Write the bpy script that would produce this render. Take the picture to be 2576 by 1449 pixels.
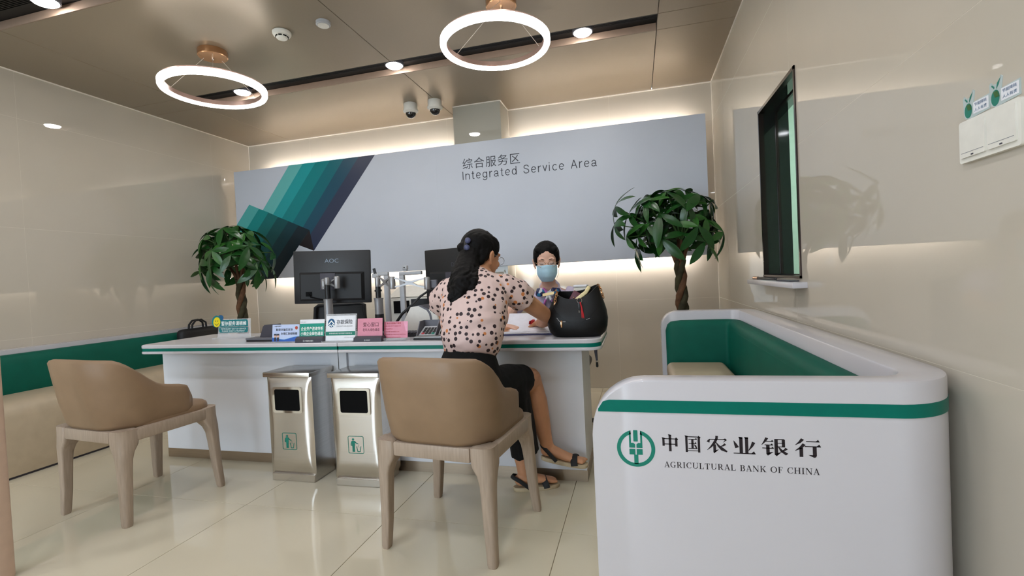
import bpy, bmesh, math, random
from mathutils import Vector, Matrix, Euler, noise
for o in list(bpy.data.objects): bpy.data.objects.remove(o)
SC = bpy.context.scene; COL = SC.collection
PI = math.pi; sin, cos, rad = math.sin, math.cos, math.radians

# ---------------------------------------------------------------- camera
F, YAW, PITCH, ROLL, CAMH = 1201.87, -0.2558, -0.0221, -0.0486, 1.0781
_fw = Vector((sin(YAW)*cos(PITCH), cos(YAW)*cos(PITCH), sin(PITCH)))
_r = Vector((cos(YAW), -sin(YAW), 0)); _u = _r.cross(_fw)
_r2 = cos(ROLL)*_r + sin(ROLL)*_u; _u2 = -sin(ROLL)*_r + cos(ROLL)*_u
cam = bpy.data.cameras.new('camera'); cam.sensor_width = 36; cam.lens = F/2576*36; cam.clip_start = .02
co = bpy.data.objects.new('camera', cam); COL.objects.link(co)
co.matrix_world = Matrix((( _r2.x, _u2.x, -_fw.x, 0), (_r2.y, _u2.y, -_fw.y, 0), (_r2.z, _u2.z, -_fw.z, CAMH), (0, 0, 0, 1)))
SC.camera = co

# ---------------------------------------------------------------- world, exposure
W = bpy.data.worlds.new('daylight'); SC.world = W; W.use_nodes = True
W.node_tree.nodes['Background'].inputs[0].default_value = (.74, .88, 1.0, 1)
W.node_tree.nodes['Background'].inputs[1].default_value = 7.5
SC.view_settings.view_transform = 'Standard'; SC.view_settings.look = 'None'
SC.view_settings.gamma = 1; SC.view_settings.use_curve_mapping = False
SC.view_settings.exposure = 0.17
SC.cycles.max_bounces = 6; SC.cycles.diffuse_bounces = 4; SC.cycles.glossy_bounces = 3; SC.cycles.transparent_max_bounces = 8; SC.cycles.caustics_reflective = False; SC.cycles.caustics_refractive = False
RING_E, SPOT_E, STRIP_E, HALL_FILL_E = 17.0, 100.0, 72.0, 215.0     # lamp strengths
XL, XR, YB, YR, H = -4.176, .698, 4.522, -3.4, 2.70

# ---------------------------------------------------------------- materials
def lin(c):
    f = lambda v: v/12.92 if v <= .04045 else ((v+.055)/1.055)**2.4
    return tuple(f(v/255) for v in c) + (1,)
MATS = {}
def mat(name, rgb, rough=.5, metal=0, spec=.5, var=.04, scale=30, bump=0, bscale=200, coat=0, emit=None, estr=0, stretch=None, sheen=0, trans=0, ior=1.45, alpha=1, sss=0):
    m = bpy.data.materials.new(name); m.use_nodes = True; nt = m.node_tree; N = nt.nodes; L = nt.links
    b = N['Principled BSDF']; c = lin(rgb)
    b.inputs['Roughness'].default_value = rough; b.inputs['Metallic'].default_value = metal
    b.inputs['Specular IOR Level'].default_value = spec; b.inputs['Coat Weight'].default_value = coat
    b.inputs['Coat Roughness'].default_value = .03; b.inputs['IOR'].default_value = ior
    b.inputs['Transmission Weight'].default_value = trans; b.inputs['Alpha'].default_value = alpha
    if sheen: b.inputs['Sheen Weight'].default_value = sheen
    if sss:
        b.inputs['Subsurface Weight'].default_value = sss; b.inputs['Subsurface Radius'].default_value = (.012, .005, .003); b.inputs['Subsurface Scale'].default_value = 1
    tc = N.new('ShaderNodeTexCoord'); mp = N.new('ShaderNodeMapping'); L.new(tc.outputs['Object'], mp.inputs[0])
    if stretch: mp.inputs['Scale'].default_value = stretch
    nz = N.new('ShaderNodeTexNoise'); nz.inputs['Scale'].default_value = scale; nz.inputs['Detail'].default_value = 3
    L.new(mp.outputs[0], nz.inputs['Vector'])
    rp = N.new('ShaderNodeValToRGB'); rp.color_ramp.elements[0].position = .3; rp.color_ramp.elements[1].position = .7
    rp.color_ramp.elements[0].color = tuple(max(0, v*(1-var)) for v in c[:3])+(1,)
    rp.color_ramp.elements[1].color = tuple(min(1, v*(1+var)) for v in c[:3])+(1,)
    L.new(nz.outputs['Fac'], rp.inputs[0]); L.new(rp.outputs[0], b.inputs['Base Color'])
    if bump:
        n2 = N.new('ShaderNodeTexNoise'); n2.inputs['Scale'].default_value = bscale; L.new(mp.outputs[0], n2.inputs['Vector'])
        bp = N.new('ShaderNodeBump'); bp.inputs['Strength'].default_value = bump; bp.inputs['Distance'].default_value = .002
        L.new(n2.outputs['Fac'], bp.inputs['Height']); L.new(bp.outputs[0], b.inputs['Normal'])
    if emit:
        b.inputs['Emission Color'].default_value = lin(emit); b.inputs['Emission Strength'].default_value = estr
    MATS[name] = m; return m
def M(n): return MATS[n] if isinstance(n, str) else n

mat('wall_tile', (190, 182, 168), .010, 0, .55, .015, 3)
mat('wall_joint', (212, 205, 190), .5)
mat('floor_tile', (202, 193, 171), .015, 0, .5, .02, 2.2)
mat('floor_joint', (140, 126, 105), .8)
mat('ceiling_metal', (152, 139, 121), .38, .35, .5, .04, 60, stretch=(1, 12, 1))
mat('channel_black', (10, 10, 11), .5)
mat('channel_reveal', (150, 128, 112), .35)
mat('trim_white', (236, 228, 216), .4)
mat('column_tile', (168, 164, 152), .02, 0, .55, .015, 3)
mat('jamb', (196, 170, 152), .35)
mat('plain_white', (226, 226, 226), .6)
mat('lacquer_white', (194, 192, 197), .22, 0, .5, .01, 5, coat=.15)
mat('panel_white', (214, 216, 222), .35, 0, .5, .01, 4)
mat('board_grey', (188, 194, 205), .4, 0, .4, .01, 4)
mat('logo_silver', (86, 92, 100), .35, .5)
mat('black_matte', (15, 16, 19), .55)
mat('pane', (6, 26, 28), .02, 0, .6, .2, 3, alpha=.22)
mat('side_fill_glow', (255, 255, 250), .5, emit=(240, 255, 248), estr=130)
mat('sticker_back', (176, 190, 190), .3)
mat('bank_green', (0, 106, 92), .35, spec=.2)
mat('leather_green', (2, 86, 70), .6, 0, .25, .06, 12, bump=.12, bscale=500)
mat('leather_beige', (176, 160, 136), .42, 0, .5, .05, 14, bump=.12, bscale=450)
mat('leather_tan', (138, 113, 88), .45, 0, .5, .05, 14, bump=.12, bscale=450)
mat('wood_pale', (160, 143, 127), .45, 0, .4, .10, 9, stretch=(14, 14, 1.2))
mat('steel', (208, 203, 197), .26, 1, .5, .05, 6, stretch=(1, 1, 30))
mat('steel_plinth', (168, 152, 134), .3, .9, .5, .04, 10, stretch=(1, 1, 20))
mat('chrome', (222, 220, 216), .08, 1)
mat('silver_grey', (156, 156, 158), .42, .7)
mat('grey_plastic', (168, 170, 174), .45)
mat('black_plastic', (22, 23, 26), .42, 0, .5, .08, 40, bump=.1, bscale=600)
mat('black_hole', (4, 4, 5), .6, spec=.1)
mat('black_gloss', (10, 12, 14), .05, 0, .6, .3, 2, coat=.5)
mat('dark_grey', (58, 56, 66), .5)
mat('mid_grey', (96, 96, 104), .5)
mat('white_plastic', (222, 220, 212), .4)
mat('white_print', (240, 244, 242), .5)
mat('print_dark', (48, 50, 62), .5)
mat('print_black', (22, 12, 22), .45)
mat('print_green', (0, 118, 100), .45)
mat('print_grey', (130, 134, 140), .5)
mat('print_red', (170, 50, 60), .5)
mat('card_green', (10, 140, 122), .5)
mat('card_white', (226, 228, 234), .45)
mat('card_pink', (214, 140, 160), .5)
mat('card_pink_light', (228, 160, 186), .5)
mat('card_blue', (186, 200, 232), .5, var=.06, scale=12)
mat('card_deep_blue', (44, 92, 176), .5)
mat('card_pale_blue', (150, 190, 226), .5)
mat('yellow', (226, 206, 20), .45)
mat('teal', (0, 112, 118), .45)
mat('navy', (24, 84, 128), .45)
mat('acrylic', (232, 236, 240), .05, 0, .5, .01, 5, alpha=.28)
mat('rose_gold', (206, 158, 118), .22, .85)
mat('ring_metal', (158, 132, 122), .35, .6)
mat('ring_glow', (255, 250, 240), .5, emit=(255, 251, 246), estr=RING_E)
mat('spot_glow', (255, 250, 240), .5, emit=(255, 250, 246), estr=SPOT_E)
mat('hall_fill_glow', (255, 250, 240), .5, emit=(246, 249, 255), estr=HALL_FILL_E)
mat('strip_glow', (255, 245, 230), .5, emit=(255, 246, 240), estr=STRIP_E)
mat('wire', (190, 180, 170), .4, .6)
mat('window_metal', (60, 50, 48), .22, .8)
mat('mint_wall', (214, 236, 226), .5)
mat('dark_glass', (16, 58, 60), .03, 0, .6, .25, 3, coat=.6)
mat('dome_glass', (12, 13, 18), .06, 0, .6, coat=.5)
mat('leaf', (26, 70, 26), .3, 0, .5, .32, 9, bump=.1, bscale=60)
mat('leaf_light', (44, 94, 34), .32, 0, .5, .25, 9)
mat('stalk', (60, 92, 44), .5)
mat('bark', (58, 54, 36), .75, 0, .3, .45, 16, bump=.8, bscale=50)
mat('bark_brown', (92, 64, 44), .75, 0, .3, .4, 22, bump=.6, bscale=60)
mat('soil', (52, 40, 30), .9, var=.3)
mat('pot_white', (214, 212, 206), .3)
mat('skin', (190, 138, 104), .5, 0, .4, .06, 18, sss=.08)
mat('skin_fair', (222, 180, 160), .5, 0, .4, .05, 18, sss=.08)
mat('hair', (6, 5, 6), .55, 0, .16, .5, 60, bump=.6, bscale=160, stretch=(3, 3, .4))
mat('skirt_black', (9, 9, 11), .8, 0, .3, .3, 30, bump=.3, bscale=40)
mat('sandal_black', (24, 24, 26), .7, bump=.3, bscale=400)
mat('sandal_sole', (176, 160, 132), .7, var=.1)
mat('shirt_lilac', (206, 196, 222), .6, 0, .3, .03, 20, bump=.2, bscale=25)
mat('mask_blue', (184, 224, 246), .7, 0, .3, .04, 40, bump=.1, bscale=300)
mat('bag_black', (8, 8, 9), .42, 0, .3, .2, 20, bump=.25, bscale=350)
mat('nylon_black', (16, 16, 20), .6, bump=.3, bscale=400)
mat('gold', (206, 160, 120), .2, 1)
mat('red', (178, 26, 34), .4)
mat('maroon', (84, 26, 44), .45)
mat('cream_card', (226, 210, 160), .5)
mat('paper', (226, 228, 240), .6)
mat('folder', (70, 76, 130), .4)
mat('lens', (225, 230, 235), .03, 0, .5, alpha=.12)
mat('lip', (160, 90, 84), .5)
mat('eye_dark', (30, 22, 20), .3)
mat('mesh_black', (30, 30, 32), .55, bump=.4, bscale=300)
def dots_mat():
    m = bpy.data.materials.new('blouse_dots'); m.use_nodes = True; nt = m.node_tree; N = nt.nodes; L = nt.links
    b = N['Principled BSDF']; b.inputs['Roughness'].default_value = .55; b.inputs['Specular IOR Level'].default_value = .3
    tc = N.new('ShaderNodeTexCoord')
    def dots(scale, thr, off, rnd):
        mp = N.new('ShaderNodeMapping'); mp.inputs['Location'].default_value = off; L.new(tc.outputs['Object'], mp.inputs[0])
        v = N.new('ShaderNodeTexVoronoi'); v.inputs['Scale'].default_value = scale; v.inputs['Randomness'].default_value = rnd; L.new(mp.outputs[0], v.inputs['Vector'])
        lt = N.new('ShaderNodeMath'); lt.operation = 'LESS_THAN'; lt.inputs[1].default_value = thr; L.new(v.outputs['Distance'], lt.inputs[0])
        return lt, v
    a, va = dots(37, .325, (0, 0, 0), .6); c, vc = dots(21, .20, (.31, .22, .4), .8)
    m1 = N.new('ShaderNodeMixRGB'); m1.inputs[1].default_value = lin((210, 184, 178)); m1.inputs[2].default_value = lin((196, 122, 70)); L.new(c.outputs[0], m1.inputs[0])
    m2 = N.new('ShaderNodeMixRGB'); m2.inputs[2].default_value = lin((46, 32, 36)); L.new(m1.outputs[0], m2.inputs[1]); L.new(a.outputs[0], m2.inputs[0])
    L.new(m2.outputs[0], b.inputs['Base Color'])
    nz = N.new('ShaderNodeTexNoise'); nz.inputs['Scale'].default_value = 14; L.new(tc.outputs['Object'], nz.inputs['Vector'])
    bp = N.new('ShaderNodeBump'); bp.inputs['Strength'].default_value = .35; bp.inputs['Distance'].default_value = .02; L.new(nz.outputs['Fac'], bp.inputs['Height']); L.new(bp.outputs[0], b.inputs['Normal'])
    MATS['blouse_dots'] = m
dots_mat()
def scarf_mat():
    m = bpy.data.materials.new('scarf_print'); m.use_nodes = True; nt = m.node_tree; N = nt.nodes; L = nt.links
    b = N['Principled BSDF']; b.inputs['Roughness'].default_value = .35
    tc = N.new('ShaderNodeTexCoord'); v = N.new('ShaderNodeTexVoronoi'); v.inputs['Scale'].default_value = 32; L.new(tc.outputs['Object'], v.inputs['Vector'])
    sx = N.new('ShaderNodeSeparateColor'); L.new(v.outputs['Color'], sx.inputs[0])
    r = N.new('ShaderNodeValToRGB'); r.color_ramp.interpolation = 'CONSTANT'
    cols = [(0, (22, 34, 84)), (.3, (26, 120, 170)), (.5, (214, 222, 230)), (.7, (196, 110, 190)), (.82, (40, 44, 90))]
    r.color_ramp.elements[0].color = lin(cols[0][1]); r.color_ramp.elements[1].position = .3; r.color_ramp.elements[1].color = lin(cols[1][1])
    for p, c in cols[2:]:
        e = r.color_ramp.elements.new(p); e.color = lin(c)
    L.new(sx.outputs[0], r.inputs[0]); L.new(r.outputs[0], b.inputs['Base Color']); MATS['scarf_print'] = m
scarf_mat()

# ---------------------------------------------------------------- mesh helpers
def V(*a): return Vector(a)
class MB:
    def __init__(s): s.v = []; s.f = []
    def add(s, vs, fs, mx=None):
        n = len(s.v); s.v += [(mx @ Vector(p)) if mx else Vector(p) for p in vs]; s.f += [tuple(i+n for i in f) for f in fs]; return s
    def box(s, c, d, mx=None):
        x, y, z = (k/2 for k in d); c = Vector(c)
        vs = [c+Vector(p) for p in ((-x,-y,-z),(x,-y,-z),(x,y,-z),(-x,y,-z),(-x,-y,z),(x,-y,z),(x,y,z),(-x,y,z))]
        return s.add(vs, [(0,3,2,1),(4,5,6,7),(0,1,5,4),(1,2,6,5),(2,3,7,6),(3,0,4,7)], mx)
    def bounds(s, x0, x1, y0, y1, z0, z1, mx=None): return s.box(((x0+x1)/2,(y0+y1)/2,(z0+z1)/2), (x1-x0,y1-y0,z1-z0), mx)
    def rbox(s, c, d, r=.01, seg=3, mx=None):
        bm = bmesh.new(); bmesh.ops.create_cube(bm, size=1)
        for v in bm.verts: v.co = Vector((v.co.x*d[0], v.co.y*d[1], v.co.z*d[2]))
        bmesh.ops.bevel(bm, geom=list(bm.edges), offset=min(r, min(d)*.49), segments=seg, profile=.5, affect='EDGES')
        bm.verts.index_update()
        s.add([v.co+Vector(c) for v in bm.verts], [[v.index for v in f.verts] for f in bm.faces], mx); bm.free(); return s
    def prism(s, pts, z0, z1, mx=None):
        n = len(pts); vs = [(p[0], p[1], z0) for p in pts]+[(p[0], p[1], z1) for p in pts]
        a = sum(pts[i][0]*pts[(i+1) % n][1]-pts[(i+1) % n][0]*pts[i][1] for i in range(n))
        fs = [tuple(range(n-1, -1, -1)), tuple(range(n, 2*n))]+[(i, (i+1) % n, n+(i+1) % n, n+i) for i in range(n)]
        if a < 0: fs = [f[::-1] for f in fs]
        return s.add(vs, fs, mx)
    def flat(s, pts, mx=None):
        a = sum(pts[i][0]*pts[(i+1) % len(pts)][1]-pts[(i+1) % len(pts)][0]*pts[i][1] for i in range(len(pts)))
        if a < 0: pts = pts[::-1]
        return s.add([(p[0], p[1], 0) for p in pts], [tuple(range(len(pts)))], mx)
    def loft(s, rings, cap=True, closed=True, loop=False, mx=None):
        n = len(rings[0]); k = len(rings); vs = [p for r in rings for p in r]; fs = []
        for i in range(k if loop else k-1):
            a, b = i*n, ((i+1) % k)*n
            for j in range(n if closed else n-1): fs.append((a+j, a+(j+1) % n, b+(j+1) % n, b+j))
        if cap and closed and not loop: fs += [tuple(range(n-1, -1, -1)), tuple((k-1)*n+j for j in range(n))]
        return s.add(vs, fs, mx)
    def tube(s, path, r, n=10, round_ends=False, up=None, loop=False, mx=None):
        P = [Vector(p) for p in path]; R = list(r) if isinstance(r, (list, tuple)) else [r]*len(P)
        R = [q if isinstance(q, tuple) else (q, q) for q in R]
        k = len(P); T = []
        for i in range(k):
            a = P[(i-1) % k] if (loop or i > 0) else P[0]; b = P[(i+1) % k] if (loop or i < k-1) else P[-1]
            t = (b-a); T.append(t.normalized() if t.length > 1e-9 else Vector((0,0,1)))
        u = Vector(up) if up else (Vector((0,0,1)) if abs(T[0].z) < .9 else Vector((1,0,0)))
        rings = []
        for i in range(k):
            u = (u - T[i]*u.dot(T[i])).normalized(); w = T[i].cross(u)
            if round_ends and i == 0:
                for q in (0.05, .5, .85): rings.append([P[0]-T[0]*R[0][0]*math.sqrt(max(0, 1-q*q)) + q*(u*R[0][1]*sin(2*PI*j/n)+w*R[0][0]*cos(2*PI*j/n)) for j in range(n)])
            rings.append([P[i] + u*R[i][1]*sin(2*PI*j/n)+w*R[i][0]*cos(2*PI*j/n) for j in range(n)])
            if round_ends and i == k-1:
                for q in (.85, .5, .05): rings.append([P[i]+T[i]*R[i][0]*math.sqrt(max(0, 1-q*q)) + q*(u*R[i][1]*sin(2*PI*j/n)+w*R[i][0]*cos(2*PI*j/n)) for j in range(n)])
        rings = [list(reversed(q)) for q in rings]
        return s.loft(rings, loop=loop, mx=mx)
    def lathe(s, prof, n=24, mx=None, cap=True):
        rings = [[(r*cos(2*PI*j/n), r*sin(2*PI*j/n), z) for j in range(n)] for r, z in prof]
        return s.loft(rings, cap=cap, mx=mx)
    def ball(s, c, r, n=16, mx=None):
        r = r if isinstance(r, (tuple, list)) else (r, r, r); c = Vector(c); rings = []
        for i in range(n//2+1):
            t = -PI/2+PI*i/(n//2); q = max(cos(t), .02)
            rings.append([c+Vector((r[0]*q*cos(2*PI*j/n), r[1]*q*sin(2*PI*j/n), r[2]*sin(t))) for j in range(n)])
        if mx: rings = [[c+(mx @ (p-c)) for p in q] for q in rings]
        return s.loft(rings)
    def torus(s, R, r, n=32, k=8, mx=None, flat=1):
        rings = [[((R+r*cos(2*PI*j/k))*cos(2*PI*i/n), (R+r*cos(2*PI*j/k))*sin(2*PI*i/n), r*flat*sin(2*PI*j/k)) for j in range(k)] for i in range(n)]
        return s.loft(rings, loop=True, mx=mx)
    def mesh(s, name, smooth=35):
        me = bpy.data.meshes.new(name); me.from_pydata([tuple(p) for p in s.v], [], s.f); me.update()
        if smooth:
            me.polygons.foreach_set('use_smooth', [True]*len(me.polygons))
            if smooth < 170: me.set_sharp_from_angle(angle=rad(smooth))
        return me
    def build(s, name, m, parent=None, world=True, smooth=35):
        if world and parent is not None:
            inv = wm(parent).inverted(); s.v = [inv @ Vector(p) for p in s.v]
        me = s.mesh(name, smooth); o = bpy.data.objects.new(name, me); me.materials.append(M(m)); COL.objects.link(o)
        if parent is not None: o.parent = parent
        return o
def wm(o):
    m = Matrix.LocRotScale(o.location, o.rotation_euler, o.scale)
    return wm(o.parent) @ m if o.parent else m
def tag(o, label, cat, group=None, kind=None):
    if label: o['label'] = label
    if cat: o['category'] = cat
    if group: o['group'] = group
    if kind: o['kind'] = kind
    return o
def struct(o, label=None):
    o['kind'] = 'structure'
    if label: o['label'] = label
    return o
def thing(name, label, cat, loc=(0,0,0), rz=0, group=None):
    o = bpy.data.objects.new(name, None); COL.objects.link(o); o.location = loc; o.rotation_euler = (0, 0, rz)
    o.empty_display_size = .1
    return tag(o, label, cat, group)
def copy_tree(o, parent=None):
    c = o.copy(); COL.objects.link(c); c.parent = parent
    for ch in list(o.children): copy_tree(ch, c)
    return c
def relabel(o, label): o['label'] = label; return o
def plane_mx(origin, xdir, ydir):
    x = Vector(xdir).normalized(); y = Vector(ydir).normalized(); z = x.cross(y)
    return Matrix(((x.x,y.x,z.x,origin[0]),(x.y,y.y,z.y,origin[1]),(x.z,y.z,z.z,origin[2]),(0,0,0,1)))
def front(x, y, z): return plane_mx((x, y, z), (1,0,0), (0,0,1))       # a plane facing -Y
def text(name, body, m, parent, mx, x0, x1, y0, y1, bold=0, spacing=1, keep=False, sub=None):
    c = bpy.data.curves.new(name, 'FONT'); c.body = body; c.offset = bold; c.space_character = spacing; c.resolution_u = 3
    t = bpy.data.objects.new('t', c); COL.objects.link(t)
    dg = bpy.context.evaluated_depsgraph_get(); me = bpy.data.meshes.new_from_object(t.evaluated_get(dg))
    vs = [v.co.copy() for v in me.vertices]; fs = [tuple(p.vertices) for p in me.polygons]
    bpy.data.objects.remove(t); bpy.data.meshes.remove(me)
    ax, bx = min(v.x for v in vs), max(v.x for v in vs); ay, by = min(v.y for v in vs), max(v.y for v in vs)
    sx, sy = (x1-x0)/(bx-ax), (y1-y0)/(by-ay)
    if keep: sx = sy = min(sx, sy)
    mb = MB(); mb.add([(x0+(v.x-ax)*sx, y0+(v.y-ay)*sy, 0) for v in vs], fs, mx)
    return mb.build(name, m, parent, smooth=0)
def rrect(x0, x1, y0, y1, r, n=5):
    if not isinstance(r, (tuple, list)): r = (r,)*4          # ll, lr, ur, ul
    P = []
    for (cx, cy, a0), q in zip(((x0, y0, PI), (x1, y0, 1.5*PI), (x1, y1, 0), (x0, y1, .5*PI)), r):
        if q <= 0: P.append((cx, cy)); continue
        ox = cx+q if cx == x0 else cx-q; oy = cy+q if cy == y0 else cy-q
        P += [(ox+q*cos(a0+.5*PI*i/n), oy+q*sin(a0+.5*PI*i/n)) for i in range(n+1)]
    return P
def fuse(mb, name, m, parent, voxel=.006, smooth=6, factor=.5, disp=None):
    me = mb.mesh('tmp', 0); o = bpy.data.objects.new('tmp', me); COL.objects.link(o)
    r = o.modifiers.new('r', 'REMESH'); r.mode = 'VOXEL'; r.voxel_size = voxel
    if smooth:
        q = o.modifiers.new('s', 'SMOOTH'); q.iterations = smooth; q.factor = factor
    dg = bpy.context.evaluated_depsgraph_get(); n = bpy.data.meshes.new_from_object(o.evaluated_get(dg))
    bpy.data.objects.remove(o); bpy.data.meshes.remove(me)
    n.name = name
    if disp:
        n.update(); nor = [v.normal.copy() for v in n.vertices]
        for v, q in zip(n.vertices, nor): v.co = v.co + q*disp(v.co)
    if parent is not None: n.transform(wm(parent).inverted())
    n.materials.clear(); n.materials.append(M(m)); n.polygons.foreach_set('use_smooth', [True]*len(n.polygons)); n.update()
    b = bpy.data.objects.new(name, n); COL.objects.link(b); b.parent = parent
    return b
# ---------------------------------------------------------------- the room
# floor: glossy 0.8 m tiles on a grout bed
fl = struct(MB().bounds(XL-.1, XR+1.6, YR-.1, YB+.1, -.1, -.004).build('floor', 'floor_joint'), 'glossy beige tiled floor')
_tiles = {}
gx, gy = -.3475, 1.9556
for i in range(-5, 3):
    for j in range(-3, 4):
        x0, x1 = max(gx+.8*i, XL), min(gx+.8*(i+1), XR); y0, y1 = gy+.8*j, min(gy+.8*(j+1), YB)
        if x1-x0 < .02 or y1-y0 < .02: continue
        key = (round(x1-x0, 3), round(y1-y0, 3))
        if key not in _tiles:
            _tiles[key] = MB().rbox((0, 0, -.003), (x1-x0-.0025, y1-y0-.0025, .006), .0008, 1).mesh('floor_tile'); _tiles[key].materials.append(M('floor_tile'))
        t = bpy.data.objects.new('floor_tile', _tiles[key]); COL.objects.link(t); t.parent = fl; t.location = ((x0+x1)/2, (y0+y1)/2, 0)
MB().bounds(XL, XR, YR, gy-2.4-.002, -.006, 0).build('floor_tile_field', 'floor_tile', fl)
# walls built of large glossy slabs with thin joints
ZS = [0, .817, 1.592, 2.368, H]
def slab_wall(name, axis, pos, a0, a1, seams, label, m='wall_tile', sign=1, holes=()):
    """axis 'X': wall plane x=pos, runs along y; axis 'Y': plane y=pos, runs along x. sign: the side the back of the wall lies on"""
    base = MB()
    def put(mb, u0, u1, z0, z1, d0, d1):
        p0, p1 = sorted((pos+sign*d0, pos+sign*d1))
        if axis == 'X': mb.bounds(p0, p1, u0, u1, z0, z1)
        else: mb.bounds(u0, u1, p0, p1, z0, z1)
    us = [a0]+[s for s in seams if a0 < s < a1]+[a1]
    if not holes: put(base, a0, a1, 0, H, .0003, .12)
    else:
        h = holes[0]; put(base, a0, h[0], 0, H, .0003, .12); put(base, h[1], a1, 0, H, .0003, .12); put(base, h[0], h[1], 0, h[2], .0003, .12); put(base, h[0], h[1], h[3], H, .0003, .12)
    w = struct(base.build(name, 'wall_joint', smooth=0), label)
    for i in range(len(us)-1):
        for k in range(len(ZS)-1):
            u0, u1, z0, z1 = us[i], us[i+1], ZS[k], ZS[k+1]
            rects = [(u0, u1, z0, z1)]
            for h in holes:
                out = []
                for (a, b, c, d) in rects:
                    if b <= h[0] or a >= h[1] or d <= h[2] or c >= h[3]: out.append((a, b, c, d)); continue
                    if a < h[0]: out.append((a, h[0], c, d))
                    if b > h[1]: out.append((h[1], b, c, d))
                    m0, m1 = max(a, h[0]), min(b, h[1])
                    if c < h[2]: out.append((m0, m1, c, h[2]))
                    if d > h[3]: out.append((m0, m1, h[3], d))
                rects = out
            mb = MB()
            for (a, b, c, d) in rects:
                g = .0007
                put(mb, a+(g if a == u0 else 0), b-(g if b == u1 else 0), c+(g if c == z0 else 0), d-(g if d == z1 else 0), 0, .0008)
            if rects: mb.build('wall_slab', m, w, smooth=0)
    return w
WIN = (2.335, 2.965, 1.012, 1.935)
slab_wall('wall_back', 'Y', YB, XL-.12, XR+.12, [-3.376, -1.776, -.211+.03], 'glossy beige slab wall behind the sign board')
slab_wall('wall_left', 'X', XL, YR, YB, [-2.382, -.782, .818, 2.418, 4.018], 'glossy beige slab wall along the green bench', sign=-1)
slab_wall('wall_right', 'X', XR, YR, YB, [-2.382, -.782, .818, 2.418, 4.018], 'glossy beige slab wall with the narrow window', holes=(WIN,))
c = MB(); c.bounds(-1.60, -1.14, 4.245, YB, 0, H)
struct(c.build('wall_column', 'column_tile', smooth=0), 'square column of grey beige slabs behind the sign board')
# rear of the hall: a glazed shop front
WX0, WX1 = XL+.2, -1.15
r = struct(MB().bounds(XL, XR, YR-.12, YR, 0, .15).bounds(XL, XR, YR-.12, YR, 2.55, H).bounds(XL, WX0, YR-.12, YR, .15, 2.55).bounds(WX1, XR, YR-.12, YR, .15, 2.55).build('wall_rear', 'jamb', smooth=0), 'plain wall beside the shop window')
sf = thing('window_2', None, None, (-2.8, YR-.05, .15)); struct(sf, 'shop window at the front of the hall')
for k in range(4):
    x = WX0+(WX1-WX0)*k/3; MB().bounds(x-.03, x+.03, YR-.09, YR-.01, .15, 2.55).build('mullion', 'window_metal', sf)
MB().bounds(WX0, WX1, YR-.09, YR-.01, .15, .20).build('window_rail', 'window_metal', sf); MB().bounds(WX0, WX1, YR-.09, YR-.01, 2.50, 2.55).build('window_rail', 'window_metal', sf)
# left return wall, whose edge shows at the left border
struct(MB().rbox((-2.402-.035, 1.26, H/2), (.07, .06, H), .012, 3).build('wall_return', 'jamb'), 'slim pinkish post standing close by at the left edge')
# ceiling: metal panels, with two sunk black light channels
cx = [XL, -3.62, -1.68, .20, XR]
ce = struct(MB().bounds(XL-.1, XR+.1, YR-.1, YB+.1, H+.05, H+.15).build('ceiling', 'channel_black'), 'brown grey metal panel ceiling')
CH = [(3.215, 3.428), (1.84, 2.045), (.47, .68), (-.90, -.69), (-2.27, -2.06)]
rows = [(3.428, YB), (2.045, 3.215), (.68, 1.84), (-.69, .47), (-2.06, -.90), (YR, -2.27)]
def pan(x0, x1, y0, y1):
    MB().rbox(((x0+x1)/2, (y0+y1)/2, H+.02), (x1-x0-.004, y1-y0-.004, .04), .0015, 1).build('ceiling_panel', 'ceiling_metal', ce)
for y0, y1 in rows:
    for i in range(4): pan(cx[i], cx[i+1], y0, y1)
for y0, y1 in CH:
    pan(cx[0], cx[1], y0, y1); pan(cx[3], cx[4], y0, y1)
for k, (y0, y1) in enumerate(CH[:2]):
    tr = thing('trim_%d' % (k+1), None, None, (0, y0, H)); struct(tr, ['sunk black light channel across the ceiling over the desk', 'sunk black light channel at the top left corner'][k])
    MB().bounds(cx[1]+.003, cx[3]-.003, y1-.006, y1-.0005, H+.0005, H+.048).build('channel_side', 'channel_reveal', tr)
    MB().bounds(cx[1]+.003, cx[3]-.003, y0+.0005, y0+.006, H+.001, H+.048).build('channel_side', 'channel_black', tr)
    g = MB()
    for q in range(9): g.bounds(cx[1]+.003, cx[3]-.003, y0+.03+q*.011, y0+.035+q*.011, H+.04, H+.049)
    g.build('channel_rib', 'channel_black', tr)
# thin white bead where the walls meet the ceiling and in the corners
t = struct(MB().bounds(XL, -1.60, YB-.008, YB, H-.008, H).bounds(-1.14, XR, YB-.008, YB, H-.008, H).bounds(-1.60, -1.14, 4.237, 4.245, H-.008, H).bounds(-1.14, -1.132, 4.245, YB, H-.008, H)
   .bounds(XL, XL+.008, 1.3, YB, H-.008, H).bounds(XR-.006, XR, -1, YB, H-.006, H).bounds(XL, XL+.004, YB-.004, YB, 0, H).bounds(XR-.004, XR, YB-.004, YB, 0, H).bounds(-1.14, -1.137, YB-.004, YB, 0, H).build('trim_3', 'trim_white', smooth=0), 'thin white bead along the top of the walls')
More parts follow.
